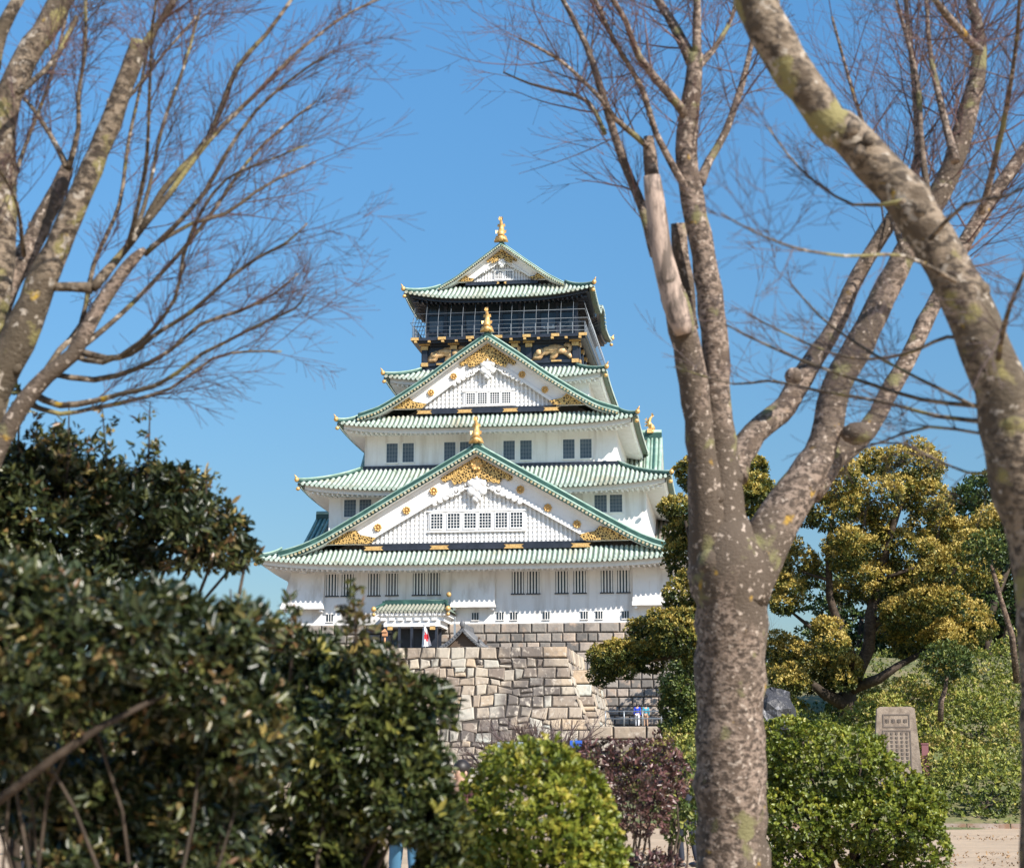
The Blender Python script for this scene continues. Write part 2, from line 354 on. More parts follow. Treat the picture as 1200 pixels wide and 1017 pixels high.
# ---- gables
def smooth_curve(pts):
    xs = [p[0] for p in pts]; zs = [p[1] for p in pts]
    X = np.linspace(0, xs[-1], 121); Z = np.interp(X, xs, zs)
    for _ in range(25):
        Z[1:-1] = (Z[:-2]+Z[1:-1]*2+Z[2:])/4
    return X, Z
def gable(yg, cpts, zb, apex_in, tri_hw, bw, wins, wframe, rounds, wall_hw, yback, yfar, fin_h, gold_foot, beam_fit, bat=0.42, k=1.0):
    CX, CZ = smooth_curve(cpts); W = CX[-1]
    zc = lambda x: float(np.interp(abs(x), CX, CZ))
    V = yg-1.3
    roofm = MB(); ribm = MB(); verge = MB(); ends = MB(); board = MB(); so_ = MB()
    drop = 0.75*k
    xs = np.linspace(0, W, 37)
    for s in (-1, 1):
        for i in range(36):
            a, b = xs[i], xs[i+1]
            yb_ = yback if (a+b)/2 < wall_hw else yfar
            za, zb2 = zc(a)-drop, zc(b)-drop
            P = [(XC+s*a, V, za), (XC+s*b, V, zb2), (XC+s*b, yb_, zb2), (XC+s*a, yb_, za)]
            if s < 0: P = P[::-1]
            roofm.quad(*P)
            # underside and front edge of the verge
            so_.quad((XC+s*a, V+.05, za-.38*k), (XC+s*b, V+.05, zb2-.38*k), (XC+s*b, yg+.3, zb2-.38*k), (XC+s*a, yg+.3, za-.38*k))
            ends.mi = 1
            ends.quad((XC+s*a, V, za), (XC+s*b, V, zb2), (XC+s*b, V, zb2-.4*k), (XC+s*a, V, za-.4*k))
        # ribs down the slope
        for yy in np.arange(V+.25, yback, 0.48):
            ribm.half([(XC+s*x, yy, zc(x)-drop+.02) for x in np.linspace(0.2, W, 16)], 0.15, 4)
        for yy in np.arange(yback+.24, yfar, 0.48):
            if wall_hw < W-0.8: ribm.half([(XC+s*x, yy, zc(x)-drop+.02) for x in np.linspace(wall_hw, W, 5)], 0.15, 4)
        # descending ridge standing along the verge
        P0 = [Vector((XC+s*x, V+.55, zc(x))) for x in np.linspace(0, W, 26)]
        verge.mi = 0
        for i in range(25):
            a, b = P0[i], P0[i+1]
            verge.hexa([(a.x,V+.3,a.z-drop),(b.x,V+.3,b.z-drop),(b.x,V+.8,b.z-drop),(a.x,V+.8,a.z-drop),(a.x,V+.3,a.z-.16),(b.x,V+.3,b.z-.16),(b.x,V+.8,b.z-.16),(a.x,V+.8,a.z-.16)])
        verge.mi = 1
        verge.tube([q+Vector((0,0,-.12)) for q in P0], 0.12*k, 7)
        verge.tube([q+Vector((0,-.45,-drop+.05)) for q in P0], 0.11*k, 7)
        # round tile ends
        L = 0; x = 0.15
        while x < W:
            sl = (zc(x+.05)-zc(x-.05))/.1; ends.mi = 0
            ends.disc((XC+s*x, V-.06, zc(x)-drop-.17*k), (0,-1,0), 0.135*k, 0.07, 8)
            x += 0.40*k/math.sqrt(1+sl*sl)
        # bargeboard: three stepped strips
        for (o0, o1, yy) in ((0.0, 0.16, -.46), (0.16, 0.74, -.34), (0.74, 0.80, -.30), (0.80, 1.0, -.40)):
            for i in range(36):
                a, b = xs[i], xs[i+1]
                w_ = bw
                ta, tb = zc(a)-drop-.4*k-o0*w_, zc(b)-drop-.4*k-o0*w_
                la, lb = zc(a)-drop-.4*k-o1*w_, zc(b)-drop-.4*k-o1*w_
                ta, tb, la, lb = [max(q, zb) for q in (ta, tb, la, lb)]
                if ta-la < 1e-3 and tb-lb < 1e-3: continue
                board.hexa([(XC+s*a,yg+yy,la-1e-3),(XC+s*b,yg+yy,lb-1e-3),(XC+s*b,yg+yy+.2,lb-1e-3),(XC+s*a,yg+yy+.2,la-1e-3),(XC+s*a,yg+yy,ta),(XC+s*b,yg+yy,tb),(XC+s*b,yg+yy+.2,tb),(XC+s*a,yg+yy+.2,ta)])
    # main ridge running back
    verge.mi = 0; verge.box(XC-.3*k, XC+.3*k, V+.2, yback, zc(0)-drop, zc(0)+.1*k)
    verge.mi = 1; verge.tube([(XC, V+.1, zc(0)+.18*k), (XC, yback, zc(0)+.18*k)], 0.24*k, 8)
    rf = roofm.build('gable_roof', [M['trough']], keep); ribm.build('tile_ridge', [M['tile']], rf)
    verge.build('verge_ridge', [M['dkgreen'], M['mdgreen']], rf); ends.build('round_tile_end', [M['tileend'], M['dkgreen']], rf); so_.build('verge_soffit', [M['white']], rf)
    board.build('bargeboard', [M['white']], rf)
    # lattice wall
    wl = MB(); inner = lambda x: zc(x)-drop-.4*k-bw*.92
    wl.mi = 0
    for s in (-1, 1):
        for i in range(36):
            a, b = xs[i], xs[i+1]
            if inner(a) < zb and inner(b) < zb: continue
            wl.quad((XC+s*a, yg+.25, zb), (XC+s*b, yg+.25, zb), (XC+s*b, yg+.25, max(inner(b),zb)+.3), (XC+s*a, yg+.25, max(inner(a),zb)+.3))
    n = int(tri_hw/bat)
    for i in range(-n, n+1):
        x = i*bat; t = inner(x)+.2
        if t < zb+.25: continue
        wl.box(XC+x-.1, XC+x+.1, yg+.06, yg+.24, zb, t)
    z = zb+.3
    while z < inner(0):
        xw = max([x for x in CX if inner(x) > z] or [0])
        if xw > .3: wl.box(XC-xw, XC+xw, yg+.12, yg+.2, z-.045, z+.045)
        z += .42
    gw = wl.build('gable_wall', [M['white']], keep)
    # window band
    if wframe:
        x0, x1, z0, z1 = wframe
        f = MB(); f.box(XC+x0, XC+x1, yg-.02, yg+.2, z0, z1); f.box(XC+x0-.12, XC+x1+.12, yg-.12, yg+.1, z1, z1+.12); f.box(XC+x0-.12, XC+x1+.12, yg-.12, yg+.1, z0-.12, z0)
        f.build('window_surround', [M['white']], gw)
        for (a, b, c, d) in wins: window(XC+a, XC+b, yg-.02, c, d, 'grid', 3, 4)
    # gold
    g = MB(); g.mi = 0; FP = []
    yy = yg-.55
    S = bw/2.0
    for s in (-1, 1):
        m = 14
        for (x1, top, th, yo) in ((3.3*S, 1.30*k, 1.0*S, 0), (2.3*S, 2.05*k, 1.1*S, -.1)):
            for i in range(m):
                a, b = x1*i/m, x1*(i+1)/m
                fa = 1-.55*(i/m)**2; fb = 1-.55*((i+1)/m)**2
                ha = th*fa*(1+.12*math.sin(i*2.2)); hb = th*fb*(1+.12*math.sin((i+1)*2.2))
                if i == m-1: hb *= .25
                za, zb2 = zc(a)-top, zc(b)-top
                g.hexa([(XC+s*a,yy+yo,za-ha),(XC+s*b,yy+yo,zb2-hb),(XC+s*b,yy+yo+.12,zb2-hb),(XC+s*a,yy+yo+.12,za-ha),(XC+s*a,yy+yo,za),(XC+s*b,yy+yo,zb2),(XC+s*b,yy+yo+.12,zb2),(XC+s*a,yy+yo+.12,za)])
        if s > 0: g.cut()
        # foot plates
        fx0, fx1, fz = gold_foot
        tip = (XC+s*fx1, zb+.05); inn = (XC+s*fx0, zb+.05); top = (XC+s*(fx0+(fx1-fx0)*.30), fz)
        o = [tip, (XC+s*(fx0+(fx1-fx0)*.72), zb+.05+(fz-zb)*.30), (XC+s*(fx0+(fx1-fx0)*.52), zb+(fz-zb)*.75), top, (XC+s*(fx0+(fx1-fx0)*.2), zb+(fz-zb)*.65), (XC+s*(fx0-.5*S), zb+(fz-zb)*.42), inn]
        if s > 0: o = o[::-1]
        FP.append(o)
    zt = zc(0)-2.15*k if k > .8 else zc(0)-1.55
    for o in FP: g.prism(o, yg-.62, yg-.5); g.cut()
    g.buildp('gold_filigree', [M['fili']], rf)
    g = MB()
    if k > .9:
        g.disc((XC, yy-.12, zt), (0,-1,0), .52*S, .1, 6)
        for q in range(6): g.ball((XC+.42*S*math.cos(q*math.pi/3), yy-.2, zt+.42*S*math.sin(q*math.pi/3)), .16*S, 6, 4)
    g.cut()
    for (x, z) in rounds:
        for s in (-1, 1):
            g.disc((XC+s*x, yg-.34, z), (0,-1,0), .36*k, .12, 12)
            for q in range(8): g.ball((XC+s*x+.3*k*math.cos(q*math.pi/4), yg-.48, z+.3*k*math.sin(q*math.pi/4)), .12*k, 6, 3)
            g.ball((XC+s*x, yg-.48, z), .16*k, 6, 4); g.cut()
    g.buildp('gold_rosette', [M['gold']], rf)
    # pendant (white carved)
    p = MB(); zz = zc(0)-.75*k-.4*k-bw*1.0-.95*S; yp = yg-.32
    for (dx, dz, r) in ((0,.15,.62),(-.55,.45,.42),(.55,.45,.42),(-.5,-.35,.42),(.5,-.35,.42),(0,-.75,.36),(0,.9,.34),(-.25,-1.05,.2),(.25,-1.05,.2),(0,-1.25,.16)):
        p.ball((XC+dx*S, yp-.1, zz+dz*S), (r*S, .25, r*S), 9, 6)
    for s in (-1, 1):
        for (x, r) in ((1.05,.36),(1.5,.28),(1.95,.36),(2.4,.26),(2.9,.22),(3.4,.18),(3.9,.15)):
            x *= S; z = zc(x)-.75*k-.4*k-bw-.12*S
            ringp = [(XC+s*x+r*S*math.cos(a), yp, z+r*S*math.sin(a)) for a in np.linspace(0.3, 2*math.pi, 10)]
            p.tube(ringp, [0.11*S]*10, 5); p.ball((XC+s*x, yp, z), (.16*S,.12,.16*S), 6, 4)
    p.build('carved_pendant', [M['white']], rf)
    # beam with gold fittings
    bz0, bz1 = zb-.62*k, zb+.02
    bm = MB(); bm.box(XC-tri_hw, XC+tri_hw, yg-.55, yg+.1, bz0, bz1-.25*k); bm.box(XC-tri_hw+.1, XC+tri_hw-.1, yg-.2, yg+.1, bz1-.25*k, bz1+.04)
    bb = bm.build('gable_beam', [M['black']], keep)
    fb = MB()
    for s in (-1, 1):
        for x in beam_fit:
            a = .9*S
            fb.prism([(XC+s*x-a, bz0+.02), (XC+s*x+a, bz0+.02), (XC+s*x+a*.75, (bz0+bz1)/2-.05), (XC+s*x+a, bz1-.24*k), (XC+s*x-a, bz1-.24*k), (XC+s*x-a*.75, (bz0+bz1)/2-.05)], yg-.6, yg-.5); fb.cut()
    fb.buildp('beam_fitting', [M['gold']], bb)
    shachi(XC, V+.2, zc(0)-.1, fin_h, 'f', rf)
    return zc
def shachi(x, y, z, h, face, parent):
    """gilded dolphin-like roof fish standing on its head on a ridge-end tile"""
    b = MB()
    def q(a, up, side): # a = distance forward of ridge end
        return Vector((x+side, y-a, z+up)) if face == 'f' else Vector((x+a, y-side, z+up))
    b.mi = 0
    w_ = h*.24
    pr = [q(.05, 0, -w_*1.15), q(.05, 0, w_*1.15), q(.05, h*.22, w_*.8), q(.05, h*.22, -w_*.8)]
    pr2 = [p_ + (q(-.5,0,0)-q(0,0,0)) for p_ in pr]
    b.hexa([pr[0], pr[1], pr2[1], pr2[0], pr[3], pr[2], pr2[2], pr2[3]])
    b.mi = 0
    c = q(.1, h*.12, 0); b.ball(c, h*.14, 8, 5)
    b.tube([q(.1, h*.02, -w_*.9), q(.12, h*.10, -w_*.5), q(.14, h*.12, 0), q(.12, h*.10, w_*.5), q(.1, h*.02, w_*.9)], [h*.04, h*.07, h*.10, h*.07, h*.04], 7)
    # body: head low, tail curling to a high point
    pts = [q(.22*h*.3, h*.18, 0), q(.0, h*.32, 0), q(-.10*h, h*.45, 0), q(-.12*h, h*.60, 0), q(-.05*h, h*.74, 0), q(.04*h, h*.86, 0), q(.02*h, h*1.0, 0)]
    b.tube(pts, [h*.13, h*.145, h*.125, h*.10, h*.07, h*.045, h*.012], 9)
    # fins and tail lobes
    for s in (-1, 1):
        b.poly([q(0, h*.34, s*h*.14), q(.05*h, h*.30, s*h*.20), q(.0, h*.45, s*h*.22), q(-.06*h, h*.46, s*h*.13)])
        b.poly([q(-.08*h, h*.60, s*h*.08), q(-.08*h, h*.62, s*h*.16), q(-.08*h, h*.74, s*h*.14), q(-.08*h, h*.70, s*h*.05)])
        b.poly([q(.02*h, h*.80, s*h*.02), q(.12*h, h*.86, s*h*.09), q(.06*h, h*1.0, s*h*.06), q(.03*h, h*.9, 0)])
    for t in (.35, .5, .65):
        b.poly([q(-.2*h, h*t, 0), q(-.34*h, h*(t+.03), 0), q(-.22*h, h*(t+.13), 0)])
    b.build('roof_fish_ornament', [M['gold'], M['dkgreen']], parent)
def window(x0, x1, y, z0, z1, kind, nx, nz, side=None):
    """x0..x1,z0..z1 opening on the plane y"""
    p = MB(); p.box(x0, x1, y-.03, y+.02, z0, z1)
    w_ = p.build('window', [M['glass'] if kind != 'pane' else M['pane']], keep)
    f = MB(); b = .08
    f.box(x0-b, x0, y-.09, y+.01, z0-b, z1+b); f.box(x1, x1+b, y-.09, y+.01, z0-b, z1+b)
    f.box(x0, x1, y-.09, y+.01, z1, z1+b)
    f.mi = 1 if kind == 'bars' else 0
    f.box(x0-b, x1+b, y-.14, y+.01, z0-b-.03, z0)
    f.build('window_frame', [M['white'], M['black']], w_)
    g = MB()
    if kind == 'bars':
        for i in range(nx):
            x = x0+(x1-x0)*(i+.5)/nx; g.box(x-.07, x+.07, y-.075, y-.03, z0, z1)
    else:
        for i in range(1, nx+1):
            x = x0+(x1-x0)*i/(nx+1); g.box(x-.024, x+.024, y-.065, y-.03, z0, z1)
        for i in range(1, nz+1):
            z = z0+(z1-z0)*i/(nz+1); g.box(x0, x1, y-.058, y-.034, z-.021, z+.021)
    g.build('window_bar' if kind == 'bars' else 'window_lattice', [M['white'] if kind != 'pane' else M['wire']], w_)
G1 = gable(167.0, [(0,32.15),(4,29.85),(8,27.55),(12,25.2),(15,23.5),(17,22.65),(19.1,22.1)], 22.6, 28.8, 10.4, 2.1,
      [(-4.45,-3.35,24.05,25.45),(-2.85,-1.7,24.05,25.45),(-1.25,-.15,24.05,25.45),(.2,1.3,24.05,25.45),(1.75,2.85,24.05,25.45),(3.2,4.3,24.05,25.45)],
      (-4.7,4.55,23.8,25.65), [(4.17,27.6),(6.77,25.8),(9.53,24.2)], 15.75, 175.0, 215.5, 2.6, (10.2,15.2,24.0), (3.55,9.9))
G2 = gable(174.0, [(0,44.75),(3,42.7),(6,40.5),(9,38.55),(11,37.4),(13.1,36.75)], 37.05, 42.4, 6.9, 1.75,
      [(-2.2,-1.35,37.5,38.6),(-1.05,-.15,37.5,38.6),(.2,1.1,37.5,38.6),(1.4,2.25,37.5,38.6)],
      (-2.5,2.55,37.35,38.75), [(3.46,40.3),(5.75,38.7)], 9.6, 182.0, 210.0, 2.5, (6.6,11.0,38.2), (2.3,6.4), k=.9)
G3 = gable(184.3, [(0,57.2),(3,54.95),(5,53.5),(6.7,52.55)], 52.9, 55.6, 3.9, 1.0,
      [(-.75,-.05,53.25,54.05),(.4,1.1,53.25,54.05)],
      (-.95,1.3,53.15,54.15), [], 99, 203.0, 203.0, 2.75, (3.2,5.2,53.6), (0.1,), bat=.3, k=.62)
# ---- side gables looking east and west
def side_gable(s, xb, xe, ymid, hwy, zr, zf, tiles='tile'):
    rf = MB(); rb = MB(); vg = MB(); wl = MB()
    def zz(t): t = abs(t)/hwy; return zr-(zr-zf)*(1.12*t-.12*t*t)
    N = 12
    for sg in (-1, 1):
        for i in range(N):
            a, b = hwy*i/N*sg, hwy*(i+1)/N*sg
            rf.quad((xb, ymid+a, zz(a)), (xe, ymid+a, zz(a)), (xe, ymid+b, zz(b)), (xb, ymid+b, zz(b)))
            wl.quad((xe-s*1.0, ymid+a, zf), (xe-s*1.0, ymid+b, zf), (xe-s*1.0, ymid+b, zz(b)-.2), (xe-s*1.0, ymid+a, zz(a)-.2))
            vg.mi = 2
            vg.hexa([(xe,ymid+a,zz(a)-1.1),(xe,ymid+b,zz(b)-1.1),(xe-s*.25,ymid+b,zz(b)-1.1),(xe-s*.25,ymid+a,zz(a)-1.1),(xe,ymid+a,zz(a)-.2),(xe,ymid+b,zz(b)-.2),(xe-s*.25,ymid+b,zz(b)-.2),(xe-s*.25,ymid+a,zz(a)-.2)])
        x = min(xb, xe)+.3
        while x < max(xb, xe)-.15:
            rb.half([(x, ymid+sg*t, zz(t)+.02) for t in np.linspace(.1, hwy, 8)], .16, 4); x += .48
        vg.mi = 1
        for dx in (.1, .55, 1.0, 1.45):
            vg.tube([(xe-s*dx, ymid+sg*t, zz(t)+.22) for t in np.linspace(0, hwy, 10)], .2, 7)
        vg.mi = 0
        vg.tube([(xe-s*.8, ymid+sg*t, zz(t)+.1) for t in np.linspace(0, hwy, 10)], .3, 7)
    vg.mi = 0; vg.box(min(xb,xe), max(xb,xe), ymid-.3, ymid+.3, zr, zr+.75); vg.mi = 1; vg.tube([(xb, ymid, zr+.85), (xe, ymid, zr+.85)], .28, 8)
    o = rf.build('side_gable_roof', [M['trough']], keep); rb.build('tile_ridge', [M[tiles]], o); vg.build('verge_ridge', [M['dkgreen'], M['mdgreen'], M['white']], o); wl.build('gable_wall', [M['white']], o)
    return o
o = side_gable(1, XC+12.5, XC+16.4, 193, 7.5, 36.9, 29.6)
shachi(XC+15.3, 193, 37.6, 2.3, 's', o)
o = side_gable(-1, XC-12.5, XC-16.4, 193, 7.5, 36.9, 29.6)
shachi(XC-16.6, 193, 37.6, 2.3, 's', o)
side_gable(1, XC+15.5, XC+21.8, 193, 12, 28.6, 21.6, 'browntile')
side_gable(-1, XC-15.5, XC-22.0, 193, 12, 28.6, 21.6, 'browntile')
# ---- windows of the three white storeys
for a in (-14.9,-13.4,-10.8,-9.05,-6.45,-4.97,3.1,4.58,7.27,8.98,11.57,13.12):
    window(XC+a, XC+a+1.17, 168.5, 17.93, 20.0, 'bars', 4, 0)
for a in (-14.2,-12.65,10.7,12.2): window(XC+a, XC+a+1.2, 172.5, 26.1, 27.82, 'pane', 3, 4)
for a in (-10.5,-8.85,-4.6,-3.0,1.4,3.1,7.4,9.1): window(XC+a, XC+a+1.15, 175.0, 31.9, 33.85, 'pane', 3, 4)
for z, yf, xr, m in ((28.35+.35,169.7,16,0),): pass
# loop holes
for a in (-14.5,-.4,2.0,3.3,6.4,10.0,11.4,13.87,16.2):
    h = MB(); h.box(XC+a-.3, XC+a+.3, 168.42, 168.6, 15.45, 16.15); w_ = h.build('loophole', [M['glass']], keep)
    g = MB(); g.box(XC+a-.38, XC+a+.38, 168.38, 168.5, 15.38, 15.45); g.box(XC+a-.38, XC+a+.38, 168.38, 168.5, 16.15, 16.22)
    for q in (-.12, .12): g.box(XC+a+q-.03, XC+a+q+.03, 168.39, 168.42, 15.45, 16.15)
    g.build('loophole_frame', [M['plaster']], w_)
# stone-dropping bays
def bay(x0, x1, wrap=0):
    b = MB(); e = .95
    xa, xb = XC+x0, XC+x1
    la, lb = xa, xb
    if wrap < 0: la = xa-.8
    if wrap > 0: lb = xb+.8
    b.hexa([(la,168.5-e,16.95),(lb,168.5-e,16.95),(lb,171 if wrap>0 else 168.6,16.95),(la,171 if wrap<0 else 168.6,16.95),(xa,168.44,20.3),(xb,168.44,20.3),(xb,171 if wrap>0 else 168.6,20.3),(xa,171 if wrap<0 else 168.6,20.3)])
    b.box(la-.06, lb+.06, 168.5-e-.1, 168.65, 16.6, 16.95)
    for x in (la+.15, lb-.35): b.box(x, x+.25, 168.5-e+.1, 168.6, 16.35, 16.6)
    b.build('stone_drop_bay', [M['plaster']], keep)
bay(-2.6, 1.55); bay(-18.3, -15.05, -1); bay(14.62, 18.3, 1)
# brackets under the eave of the first roof
b = MB()
for x in np.arange(-17, 18, 3.45): b.box(XC+x-.3, XC+x+.3, 167.2, 168.5, 20.05, 20.35); b.cut()
b.buildp('eave_bracket', [M['plaster']], keep)
# flashing bands where a storey meets the roof below
for hw, yf, yb, z0, z1 in ((12.9,174.85,212.1,31.05,31.55),(15.9,172.35,214.6,22.0,22.2),(8.4,182.4,204.6,42.5,43.4)):
    b = MB(); b.box(XC-hw, XC+hw, yf, yf+.3, z0, z1); b.box(XC-hw, XC+hw, yb-.3, yb, z0, z1); b.box(XC-hw, XC-hw+.3, yf+.3, yb-.3, z0, z1); b.box(XC+hw-.3, XC+hw, yf+.3, yb-.3, z0, z1)
    b.build('roof_flashing', [M['black']], keep)
# ---- black storey, tigers, balcony
b = MB()
for x in (-8.0,-4.9,-1.6,1.6,3.1,8.0): b.box(XC+x-.28, XC+x+.28, 182.2, 182.6, 43.3, 46.0); b.cut()
for z in (43.4, 45.55): b.box(XC-8.4, XC+8.4, 182.25, 182.6, z, z+.3); b.cut()
for s in (-1, 1):
    for y in np.arange(183, 204.5, 3.5): b.box(XC+s*8.25-.2, XC+s*8.25+.2, y-.25, y+.25, 43.3, 46.0); b.cut()
bw_ = b.buildp('upper_post', [M['black']], keep)[0]
g = MB()
for x in (-8.0,-4.9,-1.6,1.6,3.1,8.0):
    for z in (43.55, 45.35): g.box(XC+x-.36, XC+x+.36, 182.1, 182.25, z-.2, z+.2)
    g.box(XC+x-.6, XC+x+.6, 182.0, 182.2, 45.62, 45.86); g.cut()
for x in np.arange(-8.8, 9.2, 1.45): g.box(XC+x-.14, XC+x+.14, 181.05, 181.35, 45.72, 45.92); g.cut()
for x in (-6.2, 6.0): g.box(XC+x-.55, XC+x+.55, 182.15, 182.3, 43.5, 43.68); g.cut()
for s in (-1, 1):
    for y in np.arange(183, 204.5, 3.5):
        g.box(XC+s*8.4-.15, XC+s*8.4+.15, y-.35, y+.35, 43.4, 43.75); g.box(XC+s*8.4-.15, XC+s*8.4+.15, y-.35, y+.35, 45.2, 45.6); g.cut()
g.buildp('gilt_fitting', [M['gold']], bw_)
tg = [(735,703),(740,685),(752,672),(768,664),(776,668),(790,664),(800,654),(822,650),(845,655),(862,663),(876,672),(879,662),(868,656),(858,650),(862,644),(878,647),(888,658),(886,674),(878,684),(888,696),(892,706),(876,709),(866,697),(850,688),(836,687),(832,696),(818,710),(800,709),(802,700),(812,692),(800,686),(788,692),(776,692),(768,701),(766,709),(735,709)]
def tiger(xc, zc_):
    o = MB(); pts = [((x-812)/36.0, (680-y)/36.0) for x, y in tg]; n = len(pts)
    cx = sum(p[0] for p in pts)/n; cz = sum(p[1] for p in pts)/n
    rings = []
    o.smooth = True
    for sc_, dy in ((1, 0), (1, -.16), (.86, -.30)):
        rings.append(o.add([(xc+cx+(x-cx)*sc_, 182.55+dy, zc_+cz+(z-cz)*(sc_ if sc_ == 1 else .72)) for x, z in pts]))
    for a, b2 in zip(rings[:-1], rings[1:]):
        for i in range(n): j = (i+1) % n; o.face((a+j, a+i, b2+i, b2+j))
    o.face([rings[-1]+i for i in range(n)][::-1])
    o.ball((xc-1.45, 182.2, zc_-.05), (.36,.2,.33), 8, 5); o.ball((xc-.2, 182.3, zc_+.3), (.9,.18,.3), 8, 5); o.ball((xc+.95, 182.25, zc_+.1), (.5,.2,.36), 8, 5)
    o.build('tiger_relief', [M['tiger']], keep)
tiger(XC+5.6, 44.6); tiger(XC-5.6, 44.65); tiger(XC+.1, 44.6)
b = MB()
b.box(XC-9.3, XC+9.3, 181.2, 206-.2, 45.95, 46.25)
b.box(XC-9.1, XC+9.1, 181.5, 205.5, 45.75, 45.95)
dk = b.build('balcony_deck', [M['black']], keep)
g = MB()
for x in (-8.9,-6.0,-3.0,0,3.0,6.0,8.9): g.box(XC+x-.42, XC+x+.42, 181.1, 181.22, 45.98, 46.28); g.cut()
g.buildp('deck_fitting', [M['gold']], dk)
b = MB()
for z in (46.65, 47.1, 47.55):
    r_ = .03 if z < 47.5 else .05
    b.tube([(XC-9.1,181.5,z),(XC+9.1,181.5,z),(XC+9.1,205.3,z),(XC-9.1,205.3,z),(XC-9.1,181.5,z)], r_, 5)
for x in np.arange(-9.1, 9.2, 1.3): b.box(XC+x-.035, XC+x+.035, 181.46, 181.54, 46.25, 47.55)
for s in (-1,1):
    for y in np.arange(182.8, 205, 1.3): b.box(XC+s*9.1-.06, XC+s*9.1+.06, y-.06, y+.06, 46.25, 47.55)
b.build('balcony_railing', [M['wire']], keep)
b = MB()   # steel net cage round the lookout
for x in np.arange(-9.0, 9.2, 1.3):
    b.tube([(XC+x,181.25,46.2),(XC+x,181.15,48.2),(XC+x,181.9,50.05)], .022, 4)
for s in (-1,1):
    for y in np.arange(182.6, 205, 1.3): b.tube([(XC+s*9.4,y,46.2),(XC+s*9.45,y,48.2),(XC+s*8.9,y,50.1)], .035, 4)
for z, o_ in ((47.9,0),(48.9,.3)): b.tube([(XC-9.4+o_,181.2+o_*.9,z),(XC+9.4-o_,181.2+o_*.9,z),(XC+9.4-o_,205.5,z),(XC-9.4+o_,205.5,z),(XC-9.4+o_,181.2+o_*.9,z)], .03, 4)
b.build('safety_net', [M['wire']], keep)
b = MB()   # posts and beams of the lookout room
for x in np.arange(-8, 8.1, 2.0): b.box(XC+x-.16, XC+x+.16, 183.4, 183.6, 46.25, 50.2)
for z in (47.2, 49.2): b.box(XC-8.1, XC+8.1, 183.42, 183.58, z, z+.15)
b.build('lookout_frame', [M['black']], keep)
b = MB()
for i, x in enumerate(np.arange(-7, 7.1, 2.0)):
    if i % 3 != 1: b.box(XC+x-.75, XC+x+.75, 183.5, 183.58, 47.4, 48.6)
b.build('lookout_pane', [M['pane']], keep)
# ---- entrance porch
M['porchtile'] = mat('olive_brown_tile', (0.24,0.25,0.19), .6, col2=(0.36,0.36,0.30), nscale=3)
b = MB(); px0, px1 = XC-9.3, XC-2.1; pm = (px0+px1)/2
surf = MB(); ribs = MB()
for i in range(1):
    surf.quad((px0,163.6,15.95),(px1,163.6,15.95),(px1-.9,166.4,16.95),(px0+.9,166.4,16.95))
    surf.quad((px1,163.6,15.95),(px1,168.45,15.95),(px1-.9,168.45,16.95),(px1-.9,166.4,16.95)); surf.quad((px0,168.45,15.95),(px0,163.6,15.95),(px0+.9,166.4,16.95),(px0+.9,168.45,16.95)); surf.quad((px0+.9,166.4,16.95),(px1-.9,166.4,16.95),(px1-.9,168.45,16.95),(px0+.9,168.45,16.95))
porch = surf.build('porch_roof', [M['trough']], keep)
x = px0+.15
while x < px1:
    f = min(1, (x-px0)/.9, (px1-x)/.9); ribs.half([(x,163.5,15.95),(x,163.6+2.8*f,15.95+1.0*f)], .13, 4); ribs.disc((x,163.55,15.9),(0,-1,0),.14,.06,8); x += .37
ribs.build('tile_ridge', [M['porchtile']], porch)
q = MB(); q.box(px0+.5, px1-.5, 165.6, 166.2, 16.75, 17.1); q.tube([(px0+.6,166.45,17.12),(px1-.6,166.45,17.12)], .15, 8)
for s, xx in ((-1,px0),(1,px1)): q.tube([(xx,163.6,16.1),(xx-s*.9,166.4,17.1)], .16, 7)
q.build('porch_ridge', [M['dkgreen']], porch)
q = MB()
for xx in (px0+.1, px1-.1): q.ball((xx,163.5,16.15), .26, 8, 5); q.ball((xx,163.6,15.65), .18, 8, 5); q.cut()
for xx in (px0+1.6, px1-1.6): q.box(xx-.25, xx+.25, 163.9, 163.95, 14.25, 14.6); q.cut()
q.ball((px1-.5,166.3,17.7), .25, 7, 5)
q.buildp('gold_ornament', [M['gold']], porch)
q = MB(); q.box(px0+.3, px1-.3, 163.75, 168.4, 15.55, 15.85); q.box(px0+.6, px1-.6, 164.0, 168.4, 15.05, 15.55)
for xx in np.arange(px0+.45, px1-.4, .45): q.box(xx-.09, xx+.09, 163.6, 163.75, 15.55, 15.75)
for xx in np.arange(px0+1.0, px1-.7, .8): q.box(xx-.25, xx+.25, 163.7, 164.0, 15.1, 15.35)
q.box(px0+1.0, px1-.9, 163.9, 168.4, 14.55, 15.05)
q.build('porch_frieze', [M['white']], porch)
q = MB(); q.box(px0+1.25, px1-1.2, 166.5, 166.6, 10, 14.55)
for xx in np.linspace(px0+1.3, px1-1.25, 5): q.box(xx-.12, xx+.12, 163.95, 164.2, 10, 14.55)
q.build('porch_door', [M['black']], porch)
